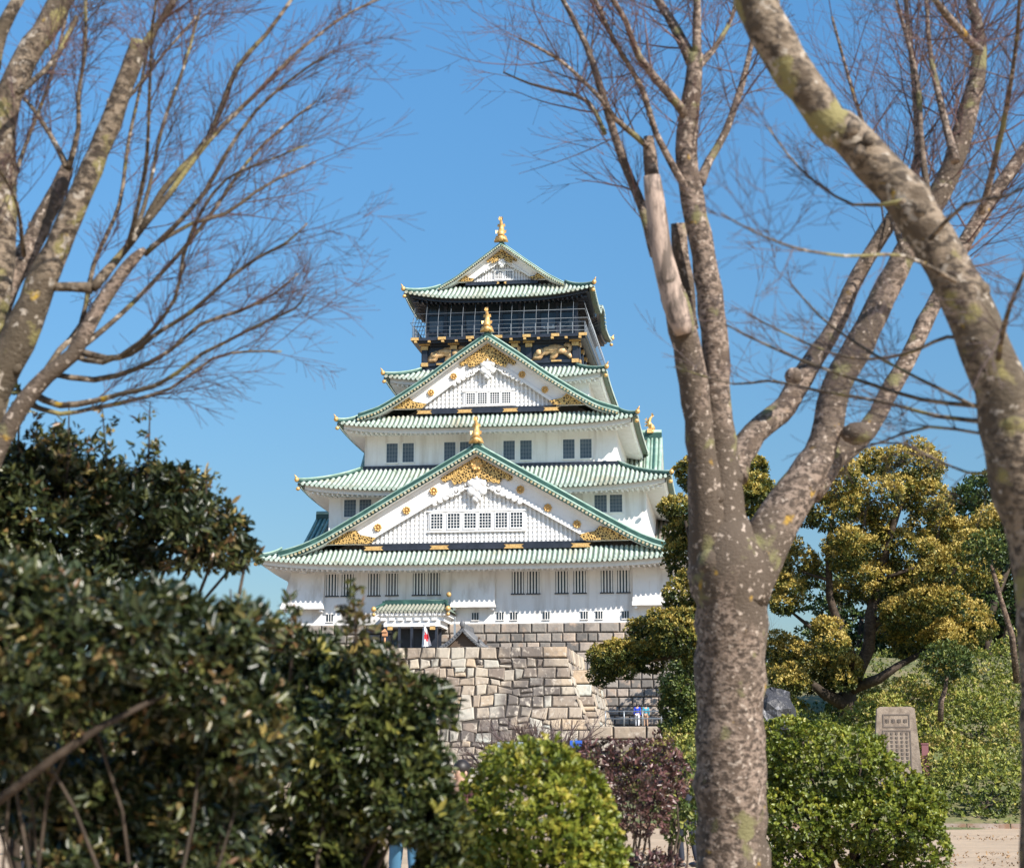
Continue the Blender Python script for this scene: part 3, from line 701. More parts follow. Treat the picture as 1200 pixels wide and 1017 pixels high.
# ================================================================== STONE WALLS
def stone_face(b, o, u, nrm, L, ztop, zbot, batt, c0, c1, hr, wr, seed, irregular=0.12, quoin=True):
    """o: top start point (x,y); u: unit direction along the wall; nrm: outward; c0/c1: ends splay outward with the batter"""
    rnd = random.Random(seed); z = ztop; row = 0
    def W(s, zz, out): 
        k = batt(ztop-zz)+out
        return (o[0]+u[0]*s+nrm[0]*k, o[1]+u[1]*s+nrm[1]*k, zz)
    # dark backing
    nz = 8
    b.mi = 1; b.tone = 0
    for i in range(nz):
        z0 = ztop-(ztop-zbot)*i/nz-(.02 if i == 0 else 0); z1 = ztop-(ztop-zbot)*(i+1)/nz
        e0, e1 = batt(ztop-z0), batt(ztop-z1)
        b.quad(W(-c0*e0, z0, -.10), W(-c0*e1, z1, -.10), W(L+c1*e1, z1, -.10), W(L+c1*e0, z0, -.10))
    b.mi = 0
    while z > zbot+.2:
        h = rnd.uniform(*hr)
        if row == 0: h = hr[1]
        zl = max(z-h, zbot)
        e = batt(ztop-(z+zl)/2)
        s = -c0*e; end = L+c1*e; first = True
        while s < end-.05:
            wd = rnd.uniform(*wr)*(1.35 if row == 0 else 1)
            if quoin and first and c0: wd = wr[1]*(1.7 if row % 2 else 1.0)
            if quoin and c1 and end-s < wr[1]*2.4: wd = (end-s) if end-s < wr[1]*1.9 else (end-s)-wr[1]*(1.6 if row % 2 else .9)
            first = False
            s2 = min(s+wd, end)
            if end-s2 < wr[0]*.5: s2 = end
            j = irregular*(.25 if (c1 and end-s2 < wr[1]*1.2) or (c0 and s < -c0*e+wr[1]*1.2) else 1)
            def J(a): return rnd.uniform(-a, a)
            # split some stones vertically for an irregular bond
            parts = [(s, s2, z, zl)]
            if row > 0 and irregular > .05 and rnd.random() < .16 and (z-zl) > .7:
                m_ = (z+zl)/2+J(.1); parts = [(s, s2, z, m_), (s, s2, m_, zl)]
            for (a0, a1, t0, t1) in parts:
                g = .035+rnd.random()*.025; bv = .09; out = rnd.uniform(-.03, .08)
                wv = (lambda s_, z_: (.17*math.sin(s_*.75+z_*1.0)+.09*math.sin(s_*1.9+z_*2.1+1))*min(1, max(0, (ztop-hr[1]-z_)/1.5))*(min(1, max(0, (L+c1*batt(ztop-z_)-s_-wr[1]*1.6)/2.5)) if c1 else 1)*(min(1, max(0, (s_+c0*batt(ztop-z_)-wr[1]*1.6)/2.5)) if c0 else 1)) if irregular > .1 else (lambda s_, z_: 0)
                C = [(a0+g+J(j*.5), t1+g+J(j*.5)), (a1-g+J(j*.5), t1+g+J(j*.5)), (a1-g+J(j*.5), t0-g+(J(j*.5) if row else 0)), (a0+g+J(j*.5), t0-g+(J(j*.5) if row else 0))]
                mx, mz = (a0+a1)/2, (t0+t1)/2; C = [(x, zz) for x, zz in C]; wz = [wv(x, zz) for x, zz in C]
                I = [(x+(bv if x < mx else -bv), zz+(bv if zz < mz else -bv)+k_) for (x, zz), k_ in zip(C, wz)]; C = [(x, zz+k_) for (x, zz), k_ in zip(C, wz)]
                n = b.add([W(x, zz, -.1) for x, zz in C]+[W(x, zz, out-.02) for x, zz in C]+[W(x, zz, out+.05) for x, zz in I])
                b.tone = min(1, max(0, rnd.gauss(.52, .30)))
                for q in range(4):
                    q2 = (q+1) % 4; b.face((n+q, n+q2, n+4+q2, n+4+q)); b.face((n+4+q, n+4+q2, n+8+q2, n+8+q))
                b.face((n+8, n+9, n+10, n+11))
            s = s2
        z = zl; row += 1
b = MB()
bt = lambda d: .10*d+.012*d*d
stone_face(b, (XC-18.6, 168.2), (1,0), (0,-1), 38.4, 15.1, 0, bt, 1, 1, (.8,.95), (.9,1.5), 3, irregular=.03)
stone_face(b, (XC+19.8, 168.2), (0,1), (1,0), 52, 15.1, 0, bt, 1, 1, (.8,1.0), (1.0,1.7), 4, irregular=.03)
b.mi = 1; b.poly([(XC-18.5,168.3,15.0),(XC+19.7,168.3,15.0),(XC+19.7,220,15.0),(XC-18.5,220,15.0)])
keepbase = b.build('keep_base_wall', [M['stone2'], M['joint']])
tag(keepbase, 'grey brown ashlar stone base directly under the white castle keep', 'stone wall')
b = MB(); x0 = at(400,760,147.5).x-22
bt2 = lambda d: .10*d+.030*d*d
xr = atY(664,757,148).x
stone_face(b, (x0, 148), (1,0), (0,-1), xr-x0, 11.55, 0, bt2, 0, 1, (.5,.98), (.6,1.35), 11, irregular=.22)
stone_face(b, (xr, 148), (0,1), (1,0), 14, 11.55, 0, bt2, 1, 0, (.7,1.3), (.9,1.7), 12, irregular=.2)
b.mi = 0; b.tone = .4; b.poly([(x0,148,11.5),(xr,148,11.5),(xr,162,11.5),(x0,162,11.5)])
b.build('front_stone_wall', [M['stone'], M['joint']]); o = bpy.data.objects['front_stone_wall']
tag(o, 'pinkish tan wall of irregular fitted boulders with a curved corner in front of the keep', 'stone wall')
b = MB(); xr2 = xr+1.7
stone_face(b, (xr-1, 149.5), (1,0), (0,-1), xr2-xr+1, 9.7, 0, bt2, 0, 1, (.7,1.2), (.9,1.5), 21, irregular=.09)
stone_face(b, (xr2, 149.5), (0,1), (1,0), 13, 9.7, 0, bt2, 1, 0, (.7,1.2), (.9,1.6), 22, irregular=.09)
b.mi = 0; b.tone = .6; b.poly([(xr-1,149.5,9.66),(xr2,149.5,9.66),(xr2,162.5,9.66),(xr-1,162.5,9.66)])
b.build('lower_stone_wall', [M['stone'], M['joint']]); tag(bpy.data.objects['lower_stone_wall'], 'lower stepped tan boulder wall to the right of the curved corner', 'stone wall')
b = MB(); sx0 = atY(706,850,136).x; 
stone_face(b, (sx0-1, 136), (1,0), (0,-1), 14, 4.75, 0, lambda d: .05*d, 0, 1, (.8,1.0), (1.2,2.4), 31, irregular=.03)
b.mi = 0; b.tone = .6; b.poly([(sx0-1,136,4.72),(sx0+13,136,4.72),(sx0+13,160,4.72),(sx0-1,160,4.72)])
ramp = b.build('ramp_wall', [M['stone'], M['joint']]); tag(ramp, 'low pale stone ramp wall carrying a railing and two visitors', 'stone wall')
M['steel'] = mat('railing_steel', (0.35,0.38,0.40), 0.4, 0.5)
b = MB(); rx0 = sx0+.2
for i in range(9):
    x = rx0+i*1.4; b.tube([(x,136.4,4.75),(x,136.4,5.9)], .05, 6)
for z in (5.3,5.85): b.tube([(rx0,136.4,z),(rx0+11.2,136.4,z)], .045, 6)
tag(b.build('railing', [M['steel']]), 'thin grey metal railing along the top of the stone ramp', 'railing')
# small tiled roof behind the front wall
b = MB(); c = atY(546,760,152.5); hx = 1.95; zr = 13.35; zf = 11.7
roof = empty('well_house', (c.x, 152.5, 11.5), 'small pavilion with dark grey tiled gable roof peeping above the front stone wall', 'pavilion')
sf = MB(); rb = MB(); rd = MB()
fz = lambda t: zr-(zr-zf)*(1.35*t-.35*t*t)
for s in (-1, 1):
    for i in range(10):
        a, d = i/10, (i+1)/10
        sf.quad((c.x+s*hx*a,150.6,fz(a)),(c.x+s*hx*d,150.6,fz(d)),(c.x+s*hx*d,156,fz(d)),(c.x+s*hx*a,156,fz(a)))
        rd.hexa([(c.x+s*hx*a,150.5,fz(a)-.35),(c.x+s*hx*d,150.5,fz(d)-.35),(c.x+s*hx*d,150.8,fz(d)-.35),(c.x+s*hx*a,150.8,fz(a)-.35),(c.x+s*hx*a,150.5,fz(a)-.03),(c.x+s*hx*d,150.5,fz(d)-.03),(c.x+s*hx*d,150.8,fz(d)-.03),(c.x+s*hx*a,150.8,fz(a)-.03)])
    for y in np.arange(150.7,156,.3): rb.half([(c.x+s*hx*t,y,fz(t)) for t in np.linspace(.03,1,8)], .09, 4)
    x = 0.08
    while x < 1: rd.disc((c.x+s*hx*x,150.45,fz(x)-.12),(0,-1,0),.1,.06,7); x += .1
rd.box(c.x-.16,c.x+.16,150.6,156,zr-.1,zr+.28); rd.tube([(c.x,150.5,zr+.32),(c.x,156,zr+.32)],.13,7)
rd.ball((c.x,150.5,zr+.3),(.25,.15,.32),7,5); rd.ball((c.x+1.45,150.6,fz(.74)+.2),(.12,.12,.16),6,4)
sf.build('roof', [M['greytile']], roof); rb.build('tile_ridge', [M['greytile']], roof); rd.build('ridge', [M['greytile']], roof)
q = MB()
for s in (-1, 1):
    for y in (151.4,155.2): q.box(c.x+s*1.3-.1,c.x+s*1.3+.1,y-.1,y+.1,9.5,12.6)
q.box(c.x-1.4,c.x+1.4,151.3,151.5,11.9,12.1); q.poly([(c.x-hx*.9,151.0,zf+.05),(c.x+hx*.9,151.0,zf+.05),(c.x+hx*.45,151.0,fz(.45)-.1),(c.x,151.0,zr-.1),(c.x-hx*.45,151.0,fz(.45)-.1)])  # dark sheet across the gable stands in for the shaded interior
q.build('timber_frame', [mat('old_wood',(0.10,0.07,0.05),0.8)], roof)
# flag
M['flagwhite'] = mat('flag_cloth', (0.8,0.8,0.8), 0.8); M['flagred'] = mat('flag_red', (0.65,0.02,0.03), 0.8)
c = atY(497,760,163); fl = empty('national_flag', (c.x, 163, 9.5), 'white flag with a red disc hanging from a pole at the castle entrance', 'flag')
q = MB(); q.tube([(c.x+.35,163,9.5),(c.x-.02,162.9,14.55)], .035, 6); q.ball((c.x-.02,162.9,14.6),.07,6,4); q.build('pole', [M['steel']], fl)
q = MB(); rows = []
for i in range(9):
    t = i/8; row = []
    for j in range(7):
        u = j/6; wd = .25+.75*t**.8
        row.append((c.x-.05-.5*wd*.35+u*wd*.95, 162.9+.13*math.sin(u*9+t*2), 14.45-t*1.75-(1-u)*.12))
    rows.append(q.add(row))
for i in range(8):
    for j in range(6):
        q.mi = 1 if (2 <= i-0 <= 5 and 2 <= j <= 4 and not (i in (2,5) and j in (2,4))) else 0
        q.face((rows[i]+j, rows[i+1]+j, rows[i+1]+j+1, rows[i]+j+1))
q.build('cloth', [M['flagwhite'], M['flagred']], fl)
c = atY(533,745,162); q = MB(); q.tube([(c.x,162,9.5),(c.x,162,15.1)], .05, 6); q.ball((c.x,162,15.15),.09,6,4); q.box(c.x-.1,c.x+.1,161.9,161.95,13.2,14.6)
tag(q.build('banner_pole', [M['steel']]), 'slim grey banner pole right of the entrance porch', 'pole')
c = atY(451,745,160); q = MB(); q.tube([(c.x,160,9.5),(c.x,160,13.4)], .09, 8); q.box(c.x-.22,c.x+.22,159.8,160.2,13.4,13.75); q.poly([(c.x-.3,159.7,13.75),(c.x+.3,159.7,13.75),(c.x,160,14.1)]); q.ball((c.x,160,13.9),.12,6,4)
tag(q.build('lamp_post', [mat('lamp_orange',(0.5,0.25,0.12),0.6)]), 'short lamp post with an orange head left of the entrance flag', 'lamp')
# ================================================================== GROUND
def sand():
    m = mat('sandy_ground', (0.50,0.37,0.245), 0.95, col2=(0.39,0.285,0.185), nscale=.6, ramp=(.35,.65), bump=.01, bscale=30)
    add_noise_layer(m, (0.30,0.25,0.19), 6, .55, .7); return m
M['sand'] = sand()
M['turf'] = add_noise_layer(mat('mound_turf', (0.12,0.14,0.045), 0.95, col2=(0.20,0.17,0.08), nscale=.8, ramp=(.4,.6), bump=.05, bscale=6), (0.25,0.20,0.12), 2.2, .58, .7)
b = MB(); b.poly([(-3000,-200,0),(3000,-200,0),(3000,5000,0),(-3000,5000,0)]); b.build('ground', [M['sand']], kind='structure')
def ss(a, b_, x): t = max(0, min(1, (x-a)/(b_-a))); return t*t*(3-2*t)
def mound(x, y):
    # lateral position in photo terms keeps the bank right of the stone walls
    yy = y-x*.10
    return (1.35*ss(51, 56.5, yy)+2.0*ss(57, 68, yy)+3.4*ss(69, 86, yy)+.12*math.sin(x*.9)*math.sin(y*.7))*ss(-8.5, 1.0, x-(y-50)*.06)*(1-ss(100,118,yy))-.06
b = MB(); NX, NY = 90, 80; xs = np.linspace(-14, 60, NX); ys = np.linspace(48, 125, NY)
base = b.add([(x, y, mound(x, y)) for y in ys for x in xs]); b.smooth = True
for j in range(NY-1):
    for i in range(NX-1): k = base+j*NX+i; b.face((k, k+1, k+NX+1, k+NX))
b.build('grass_mound', [M['turf']], kind='structure')
# kerb with dead leaves at foot of the bank
b = MB()
pts = [(x, 50.6+x*.10) for x in np.linspace(-6, 40, 40)]
M['kerb'] = mat('kerb_stone', (0.33,0.28,0.24), .9, col2=(0.22,0.13,0.08), nscale=1.5)
for (xa, ya), (xb, yb) in zip(pts[:-1], pts[1:]):
    b.hexa([(xa+.02,ya,0),(xb-.02,yb,0),(xb-.02,yb+.2,0),(xa+.02,ya+.2,0),(xa+.02,ya,.13),(xb-.02,yb,.13),(xb-.02,yb+.2,.13),(xa+.02,ya+.2,.13)])
b.build('kerb', [M['kerb']], kind='structure')
# ================================================================== FOLIAGE
def leafmat(name, cols, rough=.4, spec=.5, tr=.18):
    return mat(name, cols[0][1], rough, tonecols=cols, transl=tr, spec=spec)
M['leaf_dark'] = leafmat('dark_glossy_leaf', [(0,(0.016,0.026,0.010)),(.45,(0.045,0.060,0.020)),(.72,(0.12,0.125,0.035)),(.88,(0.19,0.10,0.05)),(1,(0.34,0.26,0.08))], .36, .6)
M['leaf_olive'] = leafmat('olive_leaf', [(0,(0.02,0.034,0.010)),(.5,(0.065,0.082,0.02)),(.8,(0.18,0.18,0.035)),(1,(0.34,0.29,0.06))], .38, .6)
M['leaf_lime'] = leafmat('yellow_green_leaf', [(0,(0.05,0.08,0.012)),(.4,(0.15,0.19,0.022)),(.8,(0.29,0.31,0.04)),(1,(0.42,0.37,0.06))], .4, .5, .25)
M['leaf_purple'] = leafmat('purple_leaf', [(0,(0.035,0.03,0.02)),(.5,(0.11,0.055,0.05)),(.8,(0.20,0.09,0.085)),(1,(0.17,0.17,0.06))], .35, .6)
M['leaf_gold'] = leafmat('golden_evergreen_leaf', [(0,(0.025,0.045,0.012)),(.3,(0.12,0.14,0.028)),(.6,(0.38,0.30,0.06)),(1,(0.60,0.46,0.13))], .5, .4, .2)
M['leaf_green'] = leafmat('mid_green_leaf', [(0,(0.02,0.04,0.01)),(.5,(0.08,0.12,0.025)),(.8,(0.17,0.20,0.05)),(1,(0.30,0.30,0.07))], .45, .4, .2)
M['azalea'] = leafmat('azalea_leaf', [(0,(0.05,0.075,0.015)),(.5,(0.17,0.205,0.035)),(.8,(0.33,0.34,0.06)),(1,(0.42,0.34,0.10))], .5, .4, .2)
def leaf_cloud(name, blobs, n, L, Wd, m, parent, seed, per=7, tone=(.45,.22), lump=.18, lumpf=2.2, core=.25, flat=0.0, toptone=0.0, kind=None, spread=.9, roundleaf=False):
    """blobs: list of (centre Vector, (rx,ry,rz)); n leaves gathered in rosettes of `per`"""
    rg = np.random.default_rng(seed)
    C = np.array([list(b_[0]) for b_ in blobs]); Rr = np.array([b_[1] for b_ in blobs])
    area = (Rr[:,0]*Rr[:,2]+Rr[:,0]*Rr[:,1]+Rr[:,1]*Rr[:,2]); pr_ = area/area.sum()
    K = int(n/per*1.5)
    bi = rg.choice(len(blobs), K, p=pr_)
    d = rg.normal(size=(K,3)); d /= np.linalg.norm(d, axis=1)[:,None]
    # lumpy surface
    ph = rg.uniform(0, 6.28, size=(6,)); f = lumpf
    g_ = np.sin(d[:,0]*f*2+ph[0]+bi)*np.sin(d[:,1]*f*2+ph[1]+bi*2)*np.cos(d[:,2]*f*2.2+ph[2])+.5*np.sin(d[:,0]*f*5+ph[3])*np.sin(d[:,2]*f*5+ph[4]+bi)
    rad = 1+lump*g_
    dep = np.where(rg.random(K) < core, rg.uniform(.35,.9,K), 1-np.abs(rg.normal(0,.07,K))+rg.normal(0,.03,K))
    p = C[bi]+d*Rr[bi]*(rad*dep)[:,None]
    nr = d/Rr[bi]; nr /= np.linalg.norm(nr, axis=1)[:,None]
    # drop rosettes buried in other blobs
    keepm = np.ones(K, bool)
    for i in range(len(blobs)):
        q = (p-C[i])/Rr[i]; ins = (np.linalg.norm(q, axis=1) < .68) & (bi != i); keepm &= ~ins
    keepm &= p[:,2] > .02
    p = p[keepm]; nr = nr[keepm]; g2 = g_[keepm]; K = len(p)
    if K > n//per: p = p[:n//per]; nr = nr[:n//per]; g2 = g2[:n//per]; K = len(p)
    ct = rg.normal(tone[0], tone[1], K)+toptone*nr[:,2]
    ax = nr+np.array([0,0,.35]); ax /= np.linalg.norm(ax, axis=1)[:,None]
    N = K*per
    A = np.repeat(ax, per, 0); Pc = np.repeat(p, per, 0); tn = np.repeat(ct, per)+rg.normal(0,.10,N)
    rnd = rg.normal(size=(N,3)); tang = rnd-A*np.sum(rnd*A,1)[:,None]; tang /= np.linalg.norm(tang,axis=1)[:,None]
    sp = rg.uniform(.35,1.0,N)*spread
    D = A*(1-sp*.6)[:,None]+tang*sp[:,None]; D /= np.linalg.norm(D,axis=1)[:,None]
    side = np.cross(D, A+rg.normal(0,.25,(N,3))); side /= np.maximum(np.linalg.norm(side,axis=1),1e-6)[:,None]
    up_ = np.cross(side, D)
    ll = (L*rg.uniform(.65,1.15,N))[:,None]; ww = (Wd*rg.uniform(.75,1.15,N))[:,None]
    b0 = Pc+D*ll*.05+rg.normal(0,L*.25,(N,3))
    fold = ww*.22; droop = -up_*ll*.10
    tip = b0+D*ll+droop
    a1, a2 = (.30,.68) if not roundleaf else (.25,.8)
    w1, w2 = (.48,.40) if not roundleaf else (.5,.42)
    l1 = b0+D*ll*a1+side*ww*w1+up_*fold; l2 = b0+D*ll*a2+side*ww*w2+up_*fold+droop*.4
    r1 = b0+D*ll*a1-side*ww*w1+up_*fold; r2 = b0+D*ll*a2-side*ww*w2+up_*fold+droop*.4
    V = np.stack([b0,l1,l2,tip,r2,r1],1).reshape(-1,3)
    org = np.array(WL[parent.name]) if parent is not None else V.mean(0)*np.array([1,1,0])
    V = (V-org).astype(np.float32)
    me = bpy.data.meshes.new(name); o = bpy.data.objects.new(name, me); sc.collection.objects.link(o)
    base = (np.arange(N)*6)[:,None]
    F_ = np.concatenate([base+np.array([0,3,2,1]), base+np.array([0,5,4,3])],1).reshape(-1)
    me.vertices.add(N*6); me.vertices.foreach_set('co', V.ravel())
    me.loops.add(N*8); me.loops.foreach_set('vertex_index', F_.astype(np.int32))
    me.polygons.add(N*2); me.polygons.foreach_set('loop_start', (np.arange(N*2)*4).astype(np.int32))
    me.update(calc_edges=True)
    at_ = me.attributes.new('tone','FLOAT','FACE'); at_.data.foreach_set('value', np.clip(np.repeat(tn,2),0,1).astype(np.float32))
    me.materials.append(m)
    if parent is not None: o.parent = parent
    else: o.location = org
    WL[o.name] = Vector(org)
    if kind: o['kind'] = kind
    return o
def bark(name, c1, c2, lich=None, bs=14, spec=.3):
    m = mat(name, c1, .85, col2=c2, nscale=bs*.6, ramp=(.44,.57), bump=.009, bscale=bs*1.2, stretch=(1,1,1.5), spec=spec)
    add_noise_layer(m, (c1[0]*.42,c1[1]*.40,c1[2]*.38), bs*.25, .54, .64)
    add_noise_layer(m, (c1[0]*.36,c1[1]*.36,c1[2]*.34), bs*.055, .49, .58, stretch=(1,1,.4))
    if lich:
        for col, s_, a in lich: add_noise_layer(m, col, s_, a, a+.06)
    return m
M['bark_zelk'] = bark('zelkova_bark', (0.27,0.205,0.16), (0.065,0.048,0.037), [((0.40,0.33,0.27), 30, .60),((0.19,0.175,0.085), 4.5, .60),((0.36,0.22,0.04), 7.5, .68)], bs=40)
M['bark_moss'] = bark('lichen_bark', (0.25,0.195,0.14), (0.06,0.046,0.034), [((0.23,0.20,0.085), 5, .57),((0.38,0.33,0.27), 18, .60),((0.40,0.26,0.035), 8, .68)], bs=34)
M['bark_dark'] = bark('dark_bark', (0.10,0.075,0.055), (0.055,0.04,0.03))
M['bark_pale'] = bark('pale_bark', (0.21,0.145,0.105), (0.06,0.042,0.034), [((0.36,0.28,0.22), 16, .60)], bs=22)
M['bark_cut'] = mat('bare_pale_wood', (0.42,0.32,0.26), .85, col2=(0.13,0.10,0.08), nscale=11, ramp=(.44,.56), stretch=(1,1,.3), bump=.005, bscale=30)
M['twig'] = mat('red_brown_twig', (0.15,0.075,0.065), .6, col2=(0.07,0.045,0.04), nscale=3)
M['twig2'] = mat('grey_brown_twig', (0.13,0.09,0.08), .6, col2=(0.08,0.055,0.05), nscale=3)
def stems(parent, base, tips, r0, m, seed=1, name='trunk', n=7):
    rnd = random.Random(seed); b = MB()
    for t in tips:
        t = Vector(t); base_ = Vector(base); pts = []; L = (t-base_).length
        off = Vector((rnd.uniform(-1,1), rnd.uniform(-1,1), 0))*L*.12
        for i in range(8):
            f = i/7; q = base_.lerp(t, f)+off*math.sin(f*math.pi)+Vector((rnd.uniform(-1,1),rnd.uniform(-1,1),0))*L*.015
            q.z = base_.z+(t.z-base_.z)*(f**.9); pts.append(q)
        b.tube(pts, [r0*(1-.75*i/7) for i in range(8)], n)
    return b.build(name, [m], parent)
MAINB = []
def tufts(pads, k, r, seed, sc_=.80):
    rr = random.Random(seed); out = []; MAINB.clear(); MAINB.extend(pads)
    for c, (a, b_, h) in pads:
        out.append((c, (a*sc_, b_*sc_, h*sc_)))
        kk = max(3, int(k*a*h/(r*r)*.1))
        for _ in range(kk):
            d = Vector((rr.gauss(0,1), rr.gauss(0,1)-.3, rr.gauss(0,1)+.35)).normalized(); q = r*rr.uniform(.65,1.35)
            out.append((c+Vector((d.x*a*.87, d.y*b_*.87, d.z*h*.87)), (q, q, q*.8)))
    return out
def shrub(name, label, cat, blobs, base, n, L, Wd, m, seed, stemr=.03, group=None, bark_='bark_dark', **kw):
    o = empty(name, base, label, cat, group)
    mb_ = MAINB[:] if MAINB else blobs; MAINB.clear()
    stems(o, base, [Vector(b_[0])+Vector((0,.1,0)) for b_ in mb_]+[Vector(b_[0])+Vector((b_[1][0]*.5,0.05,b_[1][2]*.4)) for b_ in mb_], stemr, M[bark_], seed, 'stem', 6)
    leaf_cloud('foliage', blobs, n, L, Wd, m, o, seed, **kw)
    return o
def blob(px, py, D, rx, ry, rd=None):
    c = at(px, py, D); s = D/FPX
    return (c, (rx*s, (rd if rd else (rx+ry)/2)*s, ry*s))
# ---------------- left foreground mass
shrub('camellia_shrub', 'dark flat topped shrub with reddish leaves against the sky under the bare twigs', 'shrub',
      tufts([blob(40,600,9.5,110,85),blob(150,610,9.6,95,62),blob(225,635,9.4,68,34),blob(60,690,9.3,110,70),blob(-60,640,9.4,110,100),blob(200,580,9.8,45,25),blob(268,645,9.5,32,20)], 6, .10, 1),
      (at(60,700,9.4).x, at(60,700,9.4).y, 0), 26000, .062, .023, M['leaf_dark'], 5, .03, tone=(.33,.27), spread=.95, lump=.25, core=.12)
shrub('glossy_shrub', 'largest glossy dark green shrub filling the lower left corner, nearest the camera', 'shrub',
      tufts([blob(60,755,5.6,150,90),blob(215,775,5.8,100,80),blob(0,860,5.6,60,50),blob(275,870,5.9,72,80),blob(180,930,6.0,90,50),blob(110,950,6.0,80,60),blob(70,860,6.5,90,70),blob(170,870,6.6,80,60),blob(40,930,6.4,60,50),blob(230,960,6.0,80,70),blob(150,1030,6.0,120,70),blob(200,1080,5.9,120,80),blob(20,695,5.8,70,38),blob(-70,790,5.6,80,110)], 6, .07, 2),
      (at(130,1000,5.8).x, at(130,1000,5.8).y, 0), 62000, .050, .019, M['leaf_dark'], 6, .012, tone=(.40,.28), spread=.95, lump=.25, core=.12)
shrub('camellia_shrub', 'rounded glossy green shrub left of centre, in front of the stone wall', 'shrub',
      tufts([blob(430,855,7.4,88,84),blob(365,825,7.6,60,62),blob(350,900,7.4,88,80),blob(450,935,7.3,70,55),blob(390,1000,7.4,58,60),blob(478,900,7.3,52,50),blob(500,950,7.2,42,40),blob(515,1000,7.2,26,40),blob(425,1040,7.4,28,36),blob(315,775,7.7,38,30),blob(330,1080,7.4,90,90)], 6, .09, 3),
      (at(420,1000,7.4).x, at(420,1000,7.4).y, 0), 38000, .052, .021, M['leaf_olive'], 8, .022, tone=(.32,.26), spread=.95, lump=.22, core=.12)
def sprout(px, py0, py1, D, label, seed, r=14, lean=0):
    base = at(px, py0+60, D); top = at(px+lean, py1, D)
    o = empty('upright_sprout', base, label, 'sprout', 'upright shoots above the shrubs')
    b = MB(); b.tube([base, base.lerp(top,.5)+Vector((.01,0,0)), top], [.008,.006,.003], 5); b.build('stem', [M['bark_dark']], o)
    k = 8; bl = []
    for i in range(k):
        q = base.lerp(top, .35+.62*i/(k-1)); s = D/FPX*r*(1.1-.12*i); bl.append((q+Vector((.3*s*(-1)**i,0,0)), (s*.7,s*.7,s*.55)))
    leaf_cloud('foliage', bl, 230, .048, .018, M['leaf_dark'], o, seed, per=6, tone=(.6,.2), core=.5, spread=.9)
sprout(414, 750, 678, 7.3, 'tallest leafy shoot standing against the white castle wall', 31, 24)
sprout(340, 740, 698, 7.4, 'short leafy shoot at the left foot of the castle', 32, 20)
sprout(270, 740, 690, 7.0, 'leafy shoot above the left shrub beside the pale sky', 33, 20)
sprout(466, 790, 755, 7.3, 'small leafy shoot in front of the stone wall coping', 34, 15)
sprout(20, 500, 445, 9.3, 'leafy shoot rising between the left tree limbs at the frame edge', 35, 30)
sprout(75, 540, 470, 9.3, 'leafy shoot in front of the brown limb of the left tree', 36, 30, 6)
sprout(125, 540, 478, 9.4, 'leafy shoot beside the stump end of the left tree', 37, 28, -5)
sprout(168, 545, 470, 9.5, 'outermost leafy shoot of the dark shrub, below the drooping twigs', 38, 24, 8)
sprout(235, 575, 548, 9.6, 'small reddish shoot on the flat top of the dark shrub', 39, 22, 8)
lb = MB(); pr = bpy.data.objects['glossy_shrub']
lb.tube([at(-30,960,5.5),at(60,890,5.5),at(120,850,5.5),at(190,815,5.62),at(240,780,5.8)], [.016,.014,.011,.008,.005], 8, wob=.1); lb.cut()
lb.buildp('branch', [M['bark_dark']], pr)
# yellow green clipped dome
shrub('clipped_shrub', 'clipped yellow green dome shrub at the bottom centre', 'shrub',
      [(at(627,985,9.5)+Vector((0,0,-.10)), (.465,.48,.62)),(at(590,1020,9.5)+Vector((0,0,-.28)), (.34,.4,.58)),(at(668,1025,9.5)+Vector((0,0,-.24)), (.32,.4,.56))],
      (at(628,1000,9.5).x, at(628,1000,9.5).y, 0), 34000, .038, .021, M['leaf_lime'], 9, .02, tone=(.56,.24), lump=.05, core=.25, toptone=.12, roundleaf=True)
shrub('purple_shrub', 'purple leaved shrub just right of the yellow green dome', 'shrub',
      [blob(738,925,17,52,52),blob(700,900,17.3,34,30),blob(772,905,17.2,34,38),blob(735,940,17,30,16)],
      (at(742,1000,17).x, at(742,1000,17).y, 0), 6000, .055, .026, M['leaf_purple'], 10, .02, tone=(.5,.25), lump=.2)
shrub('purple_shrub', 'low purple brown shrub on the sand left of the big trunk', 'shrub',
      [blob(765,1022,14.5,36,22),blob(738,1026,14.5,26,18)], (at(765,1020,14.5).x, at(765,1020,14.5).y, 0), 2000, .05, .022, M['leaf_purple'], 11, .015, tone=(.4,.25), lump=.25)
shrub('mixed_shrub', 'green and maroon shrub touching the left side of the big trunk', 'shrub',
      [blob(790,930,19,34,32),blob(805,900,19.4,30,26),blob(800,960,19,30,25)], (at(797,960,19).x, at(797,960,19).y, 0), 2600, .06, .028, M['leaf_green'], 12, .02, tone=(.55,.25), lump=.2)
# cloud pruned bush on the right
shrub('clipped_shrub', 'bright green pruned shrub right of the big trunk, in front of the stone tablet', 'shrub',
      [blob(965,893,23,80,44,60),blob(920,880,23,40,38),blob(1020,925,23,62,34,45),blob(1030,965,22.6,72,30,50),blob(930,960,22.6,52,34),blob(1085,995,22.5,26,44),blob(900,925,23,30,36),blob(1060,945,23,48,26),blob(935,1000,22.6,40,26),blob(1020,1000,22.8,44,20),blob(900,975,22.6,22,40)],
      (at(985,1040,23).x, at(985,1040,23).y, 0), 30000, .06, .036, M['leaf_lime'], 13, .035, bark_='bark_dark', tone=(.34,.20), lump=.09, core=.12, toptone=.25, roundleaf=True)
